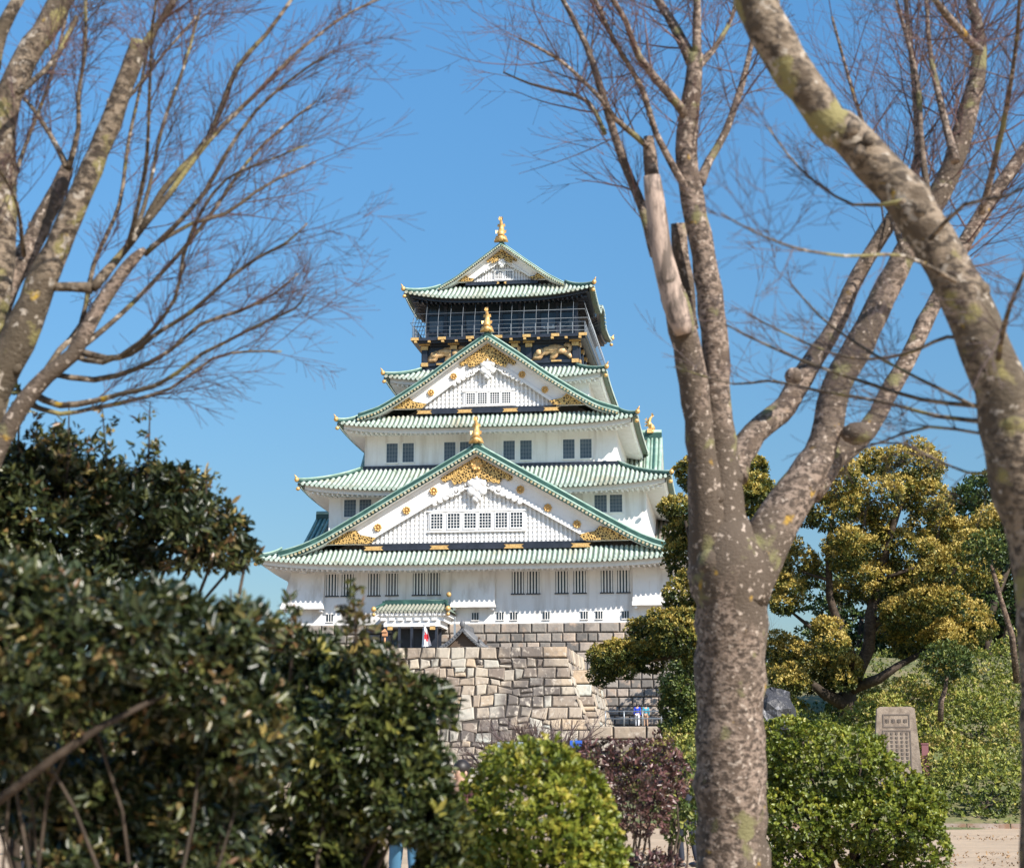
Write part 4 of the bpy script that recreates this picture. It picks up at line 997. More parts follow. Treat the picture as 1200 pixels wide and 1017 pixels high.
# ---------------- shrubs on the bank
def on_bank(px, Y):
    p_ = atY(px, 900, Y); return Vector((p_.x, Y, max(0, mound(p_.x, Y))))
bank = [(1150,54,1.5,1.0,.85,'dense green hedge bush at right end of the sand path'),(1110,57,1.3,1.0,.75,'round green bush just right of the stone tablet'),(1190,59,1.5,1.2,.9,'green bush on the bank at the right frame edge'),
 (1140,64,1.7,1.2,.85,'bush halfway up the bank behind the right hedge'),(1195,68,1.7,1.3,.9,'bush high on the bank beside the leaning trunk'),(1075,63,1.2,1.0,.7,'low green bush behind the stone tablet'),(1035,66,1.3,1.0,.65,'low bush on the bank left of the stone tablet'),
 (1150,74,1.9,1.3,.95,'topmost bright green bush on the bank'),(1100,76,1.6,1.2,.8,'bush at the top of the bank under the golden tree'),(1060,74,1.5,1.2,.7,'bush in the shade under the golden tree'),(1015,72,1.3,1.1,.6,'bush at the left foot of the golden tree'),(1205,80,2.0,1.4,1.0,'highest bush at the right edge of the bank'),
 (830,66,1.5,1.2,.8,'green bush just left of the big trunk, beyond the purple one'),(790,60,1.4,1.1,.85,'yellow green mound shrub left of the big trunk below the ramp'),(755,62,1.2,1.0,.7,'small dark bush below the stone ramp'),(915,70,1.2,1.1,.7,'bush just right of the big trunk near the dark rock'),(880,64,1.5,1.2,.8,'bush behind the big trunk')]
for i, (px, Y, rx, ry, rz, lb) in enumerate(bank):
    c = on_bank(px, Y); 
    rz *= 1.3; bl = [(c+Vector((0,0,rz*.5)), (rx*.8,ry,rz)), (c+Vector((rx*.6,.2,rz*.35)), (rx*.55,ry*.8,rz*.75)), (c+Vector((-rx*.6,-.2,rz*.3)), (rx*.55,ry*.8,rz*.7))]
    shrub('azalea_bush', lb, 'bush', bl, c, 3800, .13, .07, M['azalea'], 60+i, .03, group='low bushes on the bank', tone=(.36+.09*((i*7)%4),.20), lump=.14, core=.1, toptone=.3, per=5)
# low growth over the bank
rg = np.random.default_rng(3); bl = []
for i in range(380):
    px = rg.uniform(820,1290); Y = rg.uniform(52.5,104); c = on_bank(px, Y); bl.append((c+Vector((0,0,.05)), (.8,.8,.32)))
leaf_cloud('ground_cover', bl, 40000, .13, .06, M['azalea'], None, 77, per=5, tone=(.26,.22), lump=.1, core=.1, kind='stuff')
rgl = np.random.default_rng(8)
lit_ = [(Vector((rgl.uniform(-4,16), rgl.uniform(24,51), .035)), (1.1,1.1,.012)) for _ in range(22)]+[(Vector((x_, 50.1+x_*.10, .04)), (1.2,.35,.02)) for x_ in np.linspace(-5,30,34)]
leaf_cloud('fallen_leaves', lit_, 3200, .055, .03, mat('dead_leaf', (0.25,0.13,0.06), .8, tonecols=[(0,(0.12,0.06,0.03)),(1,(0.36,0.22,0.10))]), None, 78, per=2, tone=(.5,.3), lump=.1, core=.5, kind='stuff')
# ---------------- golden evergreen cloud-pruned tree
def cloud_tree(name, label, base, limbs, pads, n, L, Wd, m, seed, tone, bark_='bark_dark', toptone=.35, per=6, group=None):
    o = empty(name, base, label, 'tree', group)
    b = MB()
    for pts, r0, r1 in limbs:
        k = len(pts); b.tube(pts, [r0+(r1-r0)*i/(k-1) for i in range(k)], 9, wob=.08)
    b.build('trunk', [M[bark_]], o)
    MAINB.clear()
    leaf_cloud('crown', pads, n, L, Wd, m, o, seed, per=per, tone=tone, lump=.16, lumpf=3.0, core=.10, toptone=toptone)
    return o
D = 68
def A(px, py, d=0): return at(px, py, D+d)
pads = []
rg = random.Random(5)
for (x,y,rx,ry) in [(1066,548,48,30),(1030,580,38,28),(1085,585,34,26),(980,568,26,26),(968,600,28,26),(936,663,26,30),(925,700,20,24),(1055,645,42,30),(1022,680,44,32),(1082,685,36,32),(1062,718,38,26),(1131,628,38,28),(1105,665,32,28),(1137,722,28,26),(1120,752,30,24),(957,776,44,28),(925,768,26,22),(992,785,22,22),(1109,782,18,14),(930,800,24,16),(975,752,22,22),(1010,620,30,26),(1090,615,34,22),(1068,748,32,22),(990,655,22,24),(1140,672,24,26),(1025,545,20,16),(905,680,16,20),(1002,640,22,22),(1096,702,26,22),(1150,640,20,20),(950,785,46,32)]:
    dd = rg.uniform(-2.2,2.2); c = A(x,y,dd); s = D/FPX
    pads.append((c, (rx*s*1.0, (rx+ry)/2*s*1.15, ry*s*.98)))
    for q in range(2): 
        a = rg.uniform(-1,1); pads.append((c+Vector((a*rx*s*.8, rg.uniform(-1,1)*rx*s*.6, rg.uniform(-.4,.6)*ry*s)), (rx*s*.5, rx*s*.5, ry*s*.5)))
gb = A(995,848); gb.z -= .6
cloud_tree('evergreen_tree', 'large golden green evergreen with cloud shaped clumps behind the stone tablet', gb,
  [([gb, A(992,815), A(1003,790,.5), A(1018,760), A(1020,720), A(1030,680,.5), A(1045,620), A(1062,570)], .38, .10),
   ([A(990,825), A(965,812,-.5), A(945,795,-.5)], .30, .1), ([A(996,808), A(1030,795,-.8), A(1052,780,-1), A(1090,760)], .24, .08),
   ([A(1004,785), A(985,740), A(972,700), A(970,640), A(978,590)], .22, .07), ([A(1019,735), A(1070,700), A(1110,680), A(1130,650)], .17, .06), ([A(985,745), A(950,735), A(925,715)], .13, .04), ([A(1030,680), A(1085,660)], .1, .04), ([A(972,680), A(940,670)], .08,.03)],
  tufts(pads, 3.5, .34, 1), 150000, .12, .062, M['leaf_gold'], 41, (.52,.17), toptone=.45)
D = 62
pads = []
for (x,y,rx,ry) in [(732,768,34,24),(708,782,16,14),(765,752,34,24),(800,745,36,30),(798,700,24,30),(797,650,24,34),(800,600,20,26),(812,560,20,20),(868,555,22,18),(880,575,20,16),(840,620,30,40),(870,600,26,26),(830,770,34,26),(760,772,26,20),(845,690,30,34),(884,640,18,24),(850,730,40,30)]:
    dd = rg.uniform(-1.5,1.5); c = A(x,y,dd); s = D/FPX
    pads.append((c, (rx*s, (rx+ry)/2*s*1.1, ry*s*.95)))
    for q in range(2): pads.append((c+Vector((rg.uniform(-1,1)*rx*s*.8, rg.uniform(-1,1)*rx*s*.6, rg.uniform(-.4,.6)*ry*s)), (rx*s*.5, rx*s*.5, ry*s*.5)))
gb = A(862,880); gb.z = max(0, mound(gb.x, gb.y))
cloud_tree('evergreen_tree', 'darker evergreen reaching out left behind the big bare trunk, covering the castle corner', gb,
  [([gb, A(860,830), A(850,770), A(842,700), A(838,640), A(850,570)], .35, .1), ([A(850,770), A(820,765), A(780,770), A(735,778)], .16, .05), ([A(842,700), A(815,660), A(803,610)], .14, .05), ([A(838,640), A(870,590)], .1, .05)],
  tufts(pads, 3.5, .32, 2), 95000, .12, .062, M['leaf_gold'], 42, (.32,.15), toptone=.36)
# trees behind
def round_tree(name, label, px, Y, ztop, r, m, n, seed, L=.3, group='evergreens behind the bank', zb=0, tone=(.35,.2)):
    p_ = atY(px, 900, Y); c = Vector((p_.x, Y, zb)); rr = random.Random(seed)
    bl = [(c+Vector((rr.uniform(-.55,.55)*r, rr.uniform(-.5,.5)*r, (ztop-zb)*rr.uniform(.30,.88))), (r*rr.uniform(.35,.6), r*rr.uniform(.35,.6), r*rr.uniform(.3,.5))) for _ in range(10)]
    bl.append((c+Vector((0,0,ztop-zb-r*.4)), (r*.45,r*.45,r*.4)))
    o = empty(name, c, label, 'tree', group); stems(o, c, [b_[0] for b_ in bl], r*.09, M['bark_dark'], seed)
    leaf_cloud('crown', bl, n, L, L*.5, m, o, seed, per=6, tone=tone, lump=.2, lumpf=3, core=.1, toptone=.25)
round_tree('evergreen_tree', 'dark green tree at the right edge behind the leaning trunk', 1175, 92, 16.2, 4.2, M['leaf_green'], 16000, 51, tone=(.18,.18))
round_tree('evergreen_tree', 'dark tree filling the gap right of the golden tree', 1120, 100, 13.0, 5.0, M['leaf_green'], 14000, 52, tone=(.12,.14))
round_tree('evergreen_tree', 'dark tree seen through the gaps of the golden tree', 1020, 104, 13.5, 5.0, M['leaf_green'], 14000, 53, tone=(.12,.14))
round_tree('evergreen_tree', 'light green tree below the castle corner, left of the big bare trunk', 806, 126, 9.5, 1.9, M['leaf_green'], 9000, 54, tone=(.5,.2))
round_tree('evergreen_tree', 'low dark tree beside the big trunk on its right, under the golden clump', 905, 108, 8.5, 3.6, M['leaf_green'], 10000, 55, tone=(.15,.15))
round_tree('evergreen_tree', 'dark tree added to shade the keep base, behind the big bare trunk', 838, 161, 15, 4.6, M['leaf_green'], 14000, 56, tone=(.2,.2))  # added tree, placed so its shadow falls on the wall by the ramp
# ---------------- stone tablet, post, rock
M['tablet'] = mat('tablet_granite', (0.33,0.265,0.205), .85, col2=(0.20,0.155,0.12), nscale=3.5, ramp=(.42,.6), bump=.01, bscale=25)
M['tabletdark'] = mat('tablet_recess', (0.16,0.13,0.11), .9)
c = atY(1052, 900, 56); zt = atY(1050,828,56).z; zb = mound(c.x,56)-.1; H = zt-zb; Wt = .56; Wb = .74
tb = empty('stone_tablet', (c.x,56,zb), 'upright grey brown inscribed stone tablet standing behind the pruned shrub', 'monument')
b = MB(); o8 = lambda w0,w1,y0,y1,z0,z1: [(c.x-w0,y0,z0),(c.x+w0,y0,z0),(c.x+w0,y1,z0),(c.x-w0,y1,z0),(c.x-w1,y0,z1),(c.x+w1,y0,z1),(c.x+w1,y1,z1),(c.x-w1,y1,z1)]
b.hexa(o8(Wb,Wt,55.85,56.35,zb,zt-.05)); b.hexa(o8(Wt-.01,Wt-.09,55.86,56.34,zt-.05,zt)); b.build('slab', [M['tablet']], tb)
b = MB()
def frame(x0,x1,z0,z1,t=.035,dx=0):
    for (a,b_,p0,p1) in ((x0,x1,z0,z0+t),(x0,x1,z1-t,z1),(x0,x0+t,z0+t,z1-t),(x1-t,x1,z0+t,z1-t)): b.box(c.x+a,c.x+b_,55.835,55.86,p0,p1)
frame(-.40,.40,zt-.62,zt-.22); frame(-.42,.42,zb+.1,zt-.70)
b.build('carved_border', [M['tabletdark']], tb)
b = MB()
rr = random.Random(2)
def glyph(cx, cz, s):
    for k in range(3): b.box(cx-s*.42,cx+s*.42,55.835,55.86,cz+s*(.3-.3*k)-.01,cz+s*(.3-.3*k)+.012)
    b.box(cx-.012,cx+.012,55.83,55.862,cz-s*.42,cz+s*.42)
    if rr.random() < .6: b.box(cx-s*.42,cx-s*.42+.02,55.83,55.862,cz-s*.3,cz+s*.3)
for i in range(4): glyph(c.x-.27+.18*i, zt-.42, .13)
for i in range(5):
    for j in range(9):
        if zt-.80-j*.12 > zb+.2: glyph(c.x-.30+.15*i, zt-.80-j*.12, .08)
b.build('inscription', [M['tabletdark']], tb)
c2 = atY(1084, 902, 56.5); z0 = mound(c2.x,56.5)-.1
b = MB(); b.box(c2.x-.08,c2.x+.12,56.4,56.6,z0,atY(1084,872,56.5).z); b.box(c2.x-.10,c2.x+.14,56.38,56.62,atY(1084,872,56.5).z,atY(1084,872,56.5).z+.04)
tag(b.build('marker_post', [mat('maroon_paint',(0.22,0.09,0.10),.6)]), 'short maroon marker post right of the stone tablet', 'post')
M['rock'] = mat('dark_rock', (0.045,0.045,0.05), .5, col2=(0.22,0.22,0.235), nscale=4, ramp=(.55,.68), bump=.06, bscale=5)
def rock(px, py, Y, r, label):
    c = atY(px, py, Y); b = MB(); b.ball(c, (r,r*.8,r*1.1), 14, 10); rr = random.Random(int(px))
    b.v = [(x+rr.uniform(-.13,.13)*r, y+rr.uniform(-.13,.13)*r, z+rr.uniform(-.13,.13)*r) for x,y,z in b.v]
    b.sm = [False]*len(b.sm)
    tag(b.build('garden_rock', [M['rock']]), label, 'rock', 'dark garden rocks')
rock(905, 842, 60, .85, 'dark glistening boulder half hidden by the right side of the big trunk')
rock(1040, 812, 80, .5, 'small dark stone under the golden tree')
# thin pale trunks on the right
def thin_tree(pts, r, label, m='bark_pale'):
    o = empty('young_tree', pts[0], label, 'tree', 'thin pale trunks on the bank')
    b = MB(); b.tube(pts, [r*(1-.5*i/(len(pts)-1)) for i in range(len(pts))], 8, wob=.08); b.build('trunk', [M[m]], o)
    leaf_cloud('crown', [(Vector(pts[-1])+Vector((0,0,.3)), (.8,.8,.6))], 1500, .14, .07, M['leaf_green'], o, 5, per=6, tone=(.35,.2), lump=.2, toptone=.3)
D = 60
thin_tree([A(1102,845),A(1103,822),A(1108,806),A(1110,785)], .11, 'thin crooked pale trunk right of the stone tablet')
thin_tree([A(1192,800),A(1186,745),A(1172,700),A(1160,655)], .13, 'slim pale leaning trunk near the right edge')
# blue information sign and pale board below the stone wall
b = MB(); c = at(675,872,60); M['blue'] = mat('blue_sign', (0.03,0.12,0.55), .5)
b.box(c.x-.2,c.x+.2,c.y-.03,c.y+.03,c.z-.13,c.z+.13); b.mi = 1; b.box(c.x-.04,c.x+.04,c.y+.03,c.y+.1,0,c.z+.2)
tag(b.build('sign', [M['blue'], M['steel']]), 'small blue sign panel above the yellow green dome', 'sign')
b = MB(); c = at(598,872,62); b.box(c.x-.45,c.x+.45,c.y-.03,c.y+.03,c.z-.3,c.z+.08); b.mi = 1; b.box(c.x-.42,c.x-.36,c.y+.03,c.y+.1,0,c.z); b.box(c.x+.36,c.x+.42,c.y+.03,c.y+.1,0,c.z)
tag(b.build('sign', [mat('pale_board',(0.30,0.36,0.42),.5), M['steel']]), 'pale grey board behind the top of the yellow green dome', 'sign')
# ================================================================== BARE TREES
def grow(b, p, d, L, r, lvl, rnd, up=.10, kids=(3,5), sub=3, ang=(22,48), bias=None):
    n = max(3, int(L/.10)); n = min(n, 9); pts = [Vector(p)]; dd = Vector(d).normalized(); st = L/n
    dirs = [dd.copy()]
    for i in range(n):
        dd = (dd+Vector((rnd.gauss(0,.085), rnd.gauss(0,.085), rnd.gauss(0,.07)+up*.5))).normalized()
        if bias is not None: dd = (dd+bias*.04).normalized()
        pts.append(pts[-1]+dd*st); dirs.append(dd.copy())
    rr = [max(r*(1-.72*i/n), .0011) for i in range(n+1)]
    b.tube(pts, rr, 5 if r > .006 else 3, cap=False)
    if lvl <= 0: return
    k = rnd.randint(*kids)
    for i in range(k):
        f = .18+.78*(i+rnd.random())/k; j = min(n, max(1, int(f*n)))
        dv = dirs[j]; perp = dv.orthogonal().normalized(); perp.rotate(Matrix.Rotation(rnd.uniform(0, 6.283), 3, dv))
        a = R(rnd.uniform(*ang)); nd = dv*math.cos(a)+perp*math.sin(a)
        grow(b, pts[j], nd, L*rnd.uniform(.42,.68), rr[j]*rnd.uniform(.5,.72), lvl-1, rnd, up, kids, sub, ang, bias)
def limb(b, D, pts, wob=.05, n=14, dd=(0,0), knots=0, rnd=random):
    """pts: (px,py,width px) traced along the photographed limb; depth goes from D+dd[0] to D+dd[1]"""
    k = len(pts); P = []; Rr = []
    for i, (x, y, w_) in enumerate(pts):
        d = D+dd[0]+(dd[1]-dd[0])*i/max(1, k-1); P.append(at(x, y, d)); Rr.append(w_/2*d/FPX)
    # resample smoothly
    Q = []; S = []
    for i in range(k-1):
        p0, p1, p2, p3 = P[max(i-1,0)], P[i], P[i+1], P[min(i+2,k-1)]
        m = max(2, int((p2-p1).length/.09)); m = min(m, 10)
        for j in range(m):
            t = j/m; q = .5*((2*p1)+(p2-p0)*t+(2*p0-5*p1+4*p2-p3)*t*t+(3*p1-p0-3*p2+p3)*t**3)
            r = Rr[i]+(Rr[i+1]-Rr[i])*t; Q.append(q+Vector((rnd.uniform(-1,1),rnd.uniform(-1,1),rnd.uniform(-1,1)))*r*.06); S.append(r*rnd.uniform(.95,1.06))
    Q.append(P[-1]); S.append(Rr[-1])
    b.tube(Q, S, n, wob=wob)
    for _ in range(knots):
        i = rnd.randrange(2, len(Q)-2); q = Q[i]; r = S[i]
        o_ = Vector((rnd.uniform(-1,1), -rnd.uniform(.3,1), rnd.uniform(-.6,.6))).normalized()
        b.ball(q+o_*r*.78, (r*.42,r*.36,r*.42), 8, 6)
    return Q, S
def twigs(b, Q, S, num, rnd, Lr, f0=.2, spread=1.0, lvl=2, kids=(3,5), r0=None, up=.10, side=None, fwd=.8):
    for _ in range(num):
        i = int(len(Q)*(f0+(1-f0)*rnd.random())); i = min(max(i, 1), len(Q)-1)
        d = (Q[i]-Q[i-1]).normalized()
        pv = Vector((rnd.gauss(0,1), rnd.gauss(0,.8), rnd.gauss(.2,.7)))
        if side is not None: pv += side
        nd = (d*fwd+pv.normalized()*spread*.8).normalized()
        L = rnd.uniform(*Lr); r = min(S[i]*.5, (r0 or .010)*rnd.uniform(.6,1.1))
        grow(b, Q[i], nd, L, r, lvl, rnd, up, kids)
# ---- big forked tree right of centre
rnd = random.Random(21)
D = 10.5
T1 = empty('bare_tree', (at(858,1000,D).x, at(858,1000,D).y, 0), 'thick grey forked trunk right of centre, bare branches rising past the castle', 'tree', 'bare deciduous trees')
b = MB(); tw = MB()
g0 = at(858,1000,D); gz = FPX*EYE/D+900
main, ms = limb(b, D, [(860,gz,120),(859,1100,88),(858,1000,84),(857,900,80),(856,800,80),(855,730,84),(856,690,92),(852,650,84),(846,610,62)], n=20, knots=4, rnd=rnd, wob=.035)
R_, Rs = limb(b, D, [(852,665,70),(848,600,52),(847,538,38),(840,470,34),(836,386,31),(824,299,29),(812,236,28),(804,177,25),(812,98,21),(816,63,17)], rnd=rnd, knots=4)
L_, Ls = limb(b, D, [(838,680,62),(830,620,50),(823,538,34),(812,450,34),(800,386,33),(789,348,31),(783,325,20)], rnd=rnd, knots=3, dd=(0,-.25))
b.mi = 1; limb(b, D, [(801,392,22),(795,370,28),(786,340,27),(776,299,25),(770,255,23),(764,206,20)], rnd=rnd, dd=(-.25,-.2)); b.mi = 0
limb(b, D, [(765,215,18),(762,185,17),(760,160,12)], rnd=rnd)
limb(b, D, [(806,385,24),(803,330,20),(797,300,19),(795,262,17)], rnd=rnd, dd=(.2,.2))
S_, Ss = limb(b, D, [(866,700,70),(890,655,62),(911,612,54),(933,578,48),(952,545,40),(967,515,36),(980,455,34),(1009,400,33),(1033,352,32),(1060,299,29),(1092,245,27),(1113,203,26),(1133,138,24),(1147,79,20),(1147,39,15),(1135,-10,10)], rnd=rnd, knots=5, dd=(0,.8))
M_, Ms = limb(b, D, [(858,560,34),(866,535,32),(885,508,29),(905,490,28),(921,475,27),(942,440,26),(958,415,23),(980,380,20),(1005,323,18),(1037,271,17),(1062,220,14),(1076,185,11),(1072,98,8),(1064,31,6),(1060,-20,4)], rnd=rnd, knots=2, dd=(.2,1.2))
B2, B2s = limb(b, D, [(945,575,38),(965,549,36),(985,527,33),(1017,503,24),(1039,464,21),(1064,420,20),(1083,380,19),(1100,345,18),(1127,291,18),(1155,244,17),(1186,197,16),(1220,150,13),(1260,90,8)], rnd=rnd, dd=(.3,1.4))
b.ball(at(1005,508,D+.2), (.10,.09,.07), 10, 7); b.ball(at(930,441,D+.2),(.055,.055,.055),8,6)
sec = []
for dd_, pts in [((0,.3),[(768,300,13),(753,244,11),(729,185,10),(707,114,9),(686,51,7),(654,-10,5)]),((0,-.4),[(806,140,13),(796,125,12),(780,106,10),(749,67,9),(733,24,7),(705,-20,5)]),
   ((0,-.3),[(806,228,11),(800,215,10),(769,157,8),(753,106,7),(717,43,6),(695,-5,5)]),((0,.4),[(820,215,14),(831,189,10),(851,153,9),(871,94,8),(880,55,6),(895,-10,4)]),
   ((0,.2),[(812,75,15),(792,35,12),(768,-5,9)]),((0,0),[(816,70,13),(817,0,9),(816,-40,6)]),((0,.5),[(812,85,10),(835,60,7),(858,20,5),(865,-20,4)]),
   ((0,-.5),[(762,175,8),(745,160,7),(722,140,6),(700,112,5),(655,70,4),(608,45,2.5)]),((0,.6),[(709,157,6),(690,120,5),(658,108,4),(620,98,3),(590,85,2)]),
   ((0,.6),[(1120,190,12),(1102,120,8),(1090,60,6),(1085,-10,4)]),((0,-.5),[(1147,60,12),(1120,30,10),(1095,0,7)]),((0,.3),[(1090,250,10),(1080,170,7),(1074,90,6),(1050,0,4)]),((0,.5),[(1060,300,8),(1030,200,6),(1000,110,4),(975,20,3)]),
   ((0,-1),[(1150,250,9),(1175,150,7),(1190,60,5),(1195,-10,4)])]:
    q, s_ = limb(b, D, pts, rnd=rnd, dd=dd_, n=8, wob=.04); sec.append((q, s_))
for q, s_ in sec: twigs(tw, q, s_, 13, rnd, (.3,.8), .15, 1.0, 2, (3,5), .006, up=.12)
twigs(tw, R_, Rs, 10, rnd, (.3,.6), .6, 1, 2, (2,4), .005)
for q, s_, m in ((S_,Ss,36),(M_,Ms,28),(B2,B2s,34)): twigs(tw, q, s_, m, rnd, (.5,1.25), .5, 1.0, 2, (3,5), .007, up=.10)
b.build('trunk', [M['bark_zelk'], M['bark_cut']], T1); tw.build('twigs', [M['twig']], T1)
# ---- leaning trunk on the right
rnd = random.Random(33); D = 7.2
T2 = empty('bare_tree', (at(1235,1000,D).x, at(1235,1000,D).y, 0), 'lichen spotted trunk leaning across the upper right corner', 'tree', 'bare deciduous trees')
b = MB(); tw = MB(); gz = FPX*EYE/D+900
q, s_ = limb(b, D, [(1240,gz,100),(1238,1150,84),(1234,1000,74),(1230,850,68),(1228,760,66),(1225,700,66),(1219,640,72),(1208,580,84),(1194,520,80),(1180,470,70),(1164,430,60),(1142,380,56),(1110,310,54),(1078,255,54),(1050,218,52),(1022,188,50),(995,160,47),(970,140,45),(945,105,45),(921,70,47),(902,35,49),(886,0,51),(870,-40,50)], rnd=rnd, knots=6, dd=(0,.3), n=20, wob=.03)
for (x,y,r) in ((1000,150,.03),(1018,163,.028),(1008,178,.026),(1078,245,.03),(1160,395,.03)): b.ball(at(x,y,D+.16-.065),(r,r*.7,r*1.2),9,6)
for dd_, pts in [((0,1.5),[(1185,510,9),(1150,494,7),(1100,488,5.5),(1030,470,4.5),(960,458,4),(900,446,3.5),(860,450,2.5),(790,430,1.8)]),((0,1),[(1190,480,8),(1140,475,6),(1080,468,5),(1020,450,4.5),(960,430,4),(900,405,3),(850,380,2)]),
   ((0,.8),[(1140,475,5),(1100,455,4.5),(1050,430,4),(1000,400,3.5),(960,370,3),(925,330,2)]),((0,-1),[(1120,330,6),(1060,300,4.5),(990,300,4),(930,290,3.5),(880,270,2.5),(845,250,1.8)]),
   ((0,1.2),[(1150,400,6),(1110,395,4.5),(1060,415,4),(1000,420,3.5),(940,400,3),(880,370,2)]),((0,1),[(1185,520,5),(1150,555,3.5),(1100,540,3),(1060,520,2.5),(1020,520,2)]),
   ((0,.6),[(1060,235,6),(1000,240,3.6),(940,200,3),(900,150,2)]),((0,-1),[(1170,420,8),(1180,370,6),(1200,320,5)]),((0,-.6),[(1090,280,7),(1130,240,5),(1180,230,4),(1215,210,3)]),
   ((0,.6),[(1190,510,5),(1150,508,4),(1090,500,3.4),(1040,515,2.6),(1000,530,1.8)])]:
    q2, s2 = limb(b, D, pts, rnd=rnd, dd=dd_, n=6, wob=.04); twigs(tw, q2, s2, 12, rnd, (.15,.42), .25, .8, 2, (2,4), .0032, up=.05)
b.build('trunk', [M['bark_moss']], T2); tw.build('twigs', [M['twig2']], T2)
# ---- left tree with its fan of red twigs
rnd = random.Random(44); D = 9.0
T3 = empty('bare_tree', (at(-90,1000,D).x, at(-90,1000,D).y, 0), 'bare tree at the left edge with a wide fan of fine reddish twigs', 'tree', 'bare deciduous trees')
b = MB(); tw = MB(); gz = FPX*EYE/D+900
limb(b, D, [(-80,gz,110),(-78,1000,90),(-72,800,84),(-60,640,74),(-40,530,60),(-12,460,46)], rnd=rnd, n=18)
a_, as_ = limb(b, D, [(-30,510,50),(-5,448,44),(19,401,42),(40,355,38),(57,311,32),(76,270,28),(90,236,27),(107,198,26),(123,160,25),(136,128,24),(146,99,22),(156,72,22),(163,48,20)], rnd=rnd, knots=5)
b_, bs_ = limb(b, D, [(-60,600,60),(-30,450,46),(-8,360,38),(2,283,34),(4,210,30),(5,141,30),(19,92,30),(38,55,30),(60,25,28),(80,-15,26)], rnd=rnd, knots=2, dd=(0,.4))
b.mi = 1
c_, cs_ = limb(b, D, [(-30,470,34),(0,358,27),(15,325,26),(28,302,26),(45,270,25),(57,245,22),(70,220,20),(79,196,15)], rnd=rnd, knots=2, dd=(.2,.5))
d_, ds_ = limb(b, D, [(-40,600,30),(0,520,23),(28,472,20),(55,440,19),(85,415,18),(105,380,17),(123,349,16),(142,322,15),(158,302,13),(170,292,6)], rnd=rnd, knots=2, dd=(-.2,-.1))
b.mi = 0
limb(b, D, [(-10,80,20),(0,38,17),(24,-5,14)], rnd=rnd)
limb(b, D, [(62,337,10),(85,336,12),(108,338,14)], rnd=rnd)
sec = []
for dd_, pts in [((0,.3),[(108,338,13),(123,321,12),(140,300,9),(165,269,8),(189,226,8),(215,195,7.5),(245,160,7),(278,80,6),(311,42,5),(345,-5,4)]),((0,.4),[(165,269,8),(200,225,7),(245,165,6),(300,110,5),(350,60,4),(410,15,3),(455,-5,2)]),
   ((0,0),[(165,60,10),(179,38,9),(195,15,8),(210,-10,7)]),((0,.5),[(156,283,7),(175,220,5),(190,150,4.5),(215,80,4),(235,10,3)]),((0,-.5),[(170,298,7),(205,265,6),(240,225,5.5),(265,180,5),(300,130,4),(345,90,3),(390,60,2)]),
   ((0,-.5),[(28,300,6),(20,240,4),(0,200,3)]),((0,.3),[(79,196,8),(60,160,6),(40,130,5),(28,115,4)]),((0,-.2),[(80,200,8),(92,150,6),(92,110,5),(100,60,4.5),(100,0,4)]),((0,.3),[(20,110,7),(50,85,7),(70,60,7),(90,20,6)]),
   ((0,-.7),[(92,412,9),(125,420,8),(152,415,7),(172,400,6),(189,387,5.5),(225,365,5),(264,330,4.5),(302,302,4),(335,285,3),(360,262,2)]),((0,-.6),[(40,462,9),(70,475,8),(110,470,7),(140,462,6),(179,453,5.5),(210,435,5),(236,415,4.5),(264,401,4),(311,377,3.5),(345,362,2.5),(358,345,2)]),
   ((0,.5),[(88,413,8),(110,395,7),(140,370,6),(180,330,5),(225,280,5),(255,240,4.5),(290,190,4),(330,150,3),(370,120,2)]),((0,.8),[(45,448,8),(70,410,7),(95,380,6),(110,310,5.5),(140,240,5),(150,170,4.5),(165,100,4),(180,20,3)]),
   ((0,-.8),[(84,416,7),(120,425,6),(165,400,5),(205,350,4.5),(215,300,4.5),(235,250,4),(265,210,3.5),(310,190,2.5),(360,170,2)]),((0,.9),[(40,330,6),(75,240,5),(120,160,4),(170,90,3.5),(230,20,3)]),
   ((0,-.3),[(60,438,7),(110,445,7),(160,432,6),(200,410,5),(235,380,4.5),(280,365,4),(320,345,3),(350,320,2)]),((0,.2),[(30,472,7),(70,485,6),(110,478,5),(150,470,5),(200,455,4),(250,420,3.5),(290,412,3),(330,412,2)]),((0,1),[(0,260,6),(30,170,5),(60,90,4),(80,10,3)]),
   ((0,-1),[(150,290,6),(170,200,5),(175,120,4),(178,40,3),(185,-10,3)]),((0,.4),[(176,290,6),(225,262,5),(265,250,4.5),(300,225,4),(335,205,3),(370,190,2)])]:
    q, s_ = limb(b, D, pts, rnd=rnd, dd=dd_, n=7, wob=.04); sec.append((q, s_))
for q, s_ in sec: twigs(tw, q, s_, 13, rnd, (.22,.55), .2, .75, 2, (3,5), .0042, up=.04, side=Vector((.7,0,.25)))
b.build('trunk', [M['bark_moss'], M['bark_zelk']], T3); tw.build('twigs', [M['twig']], T3)
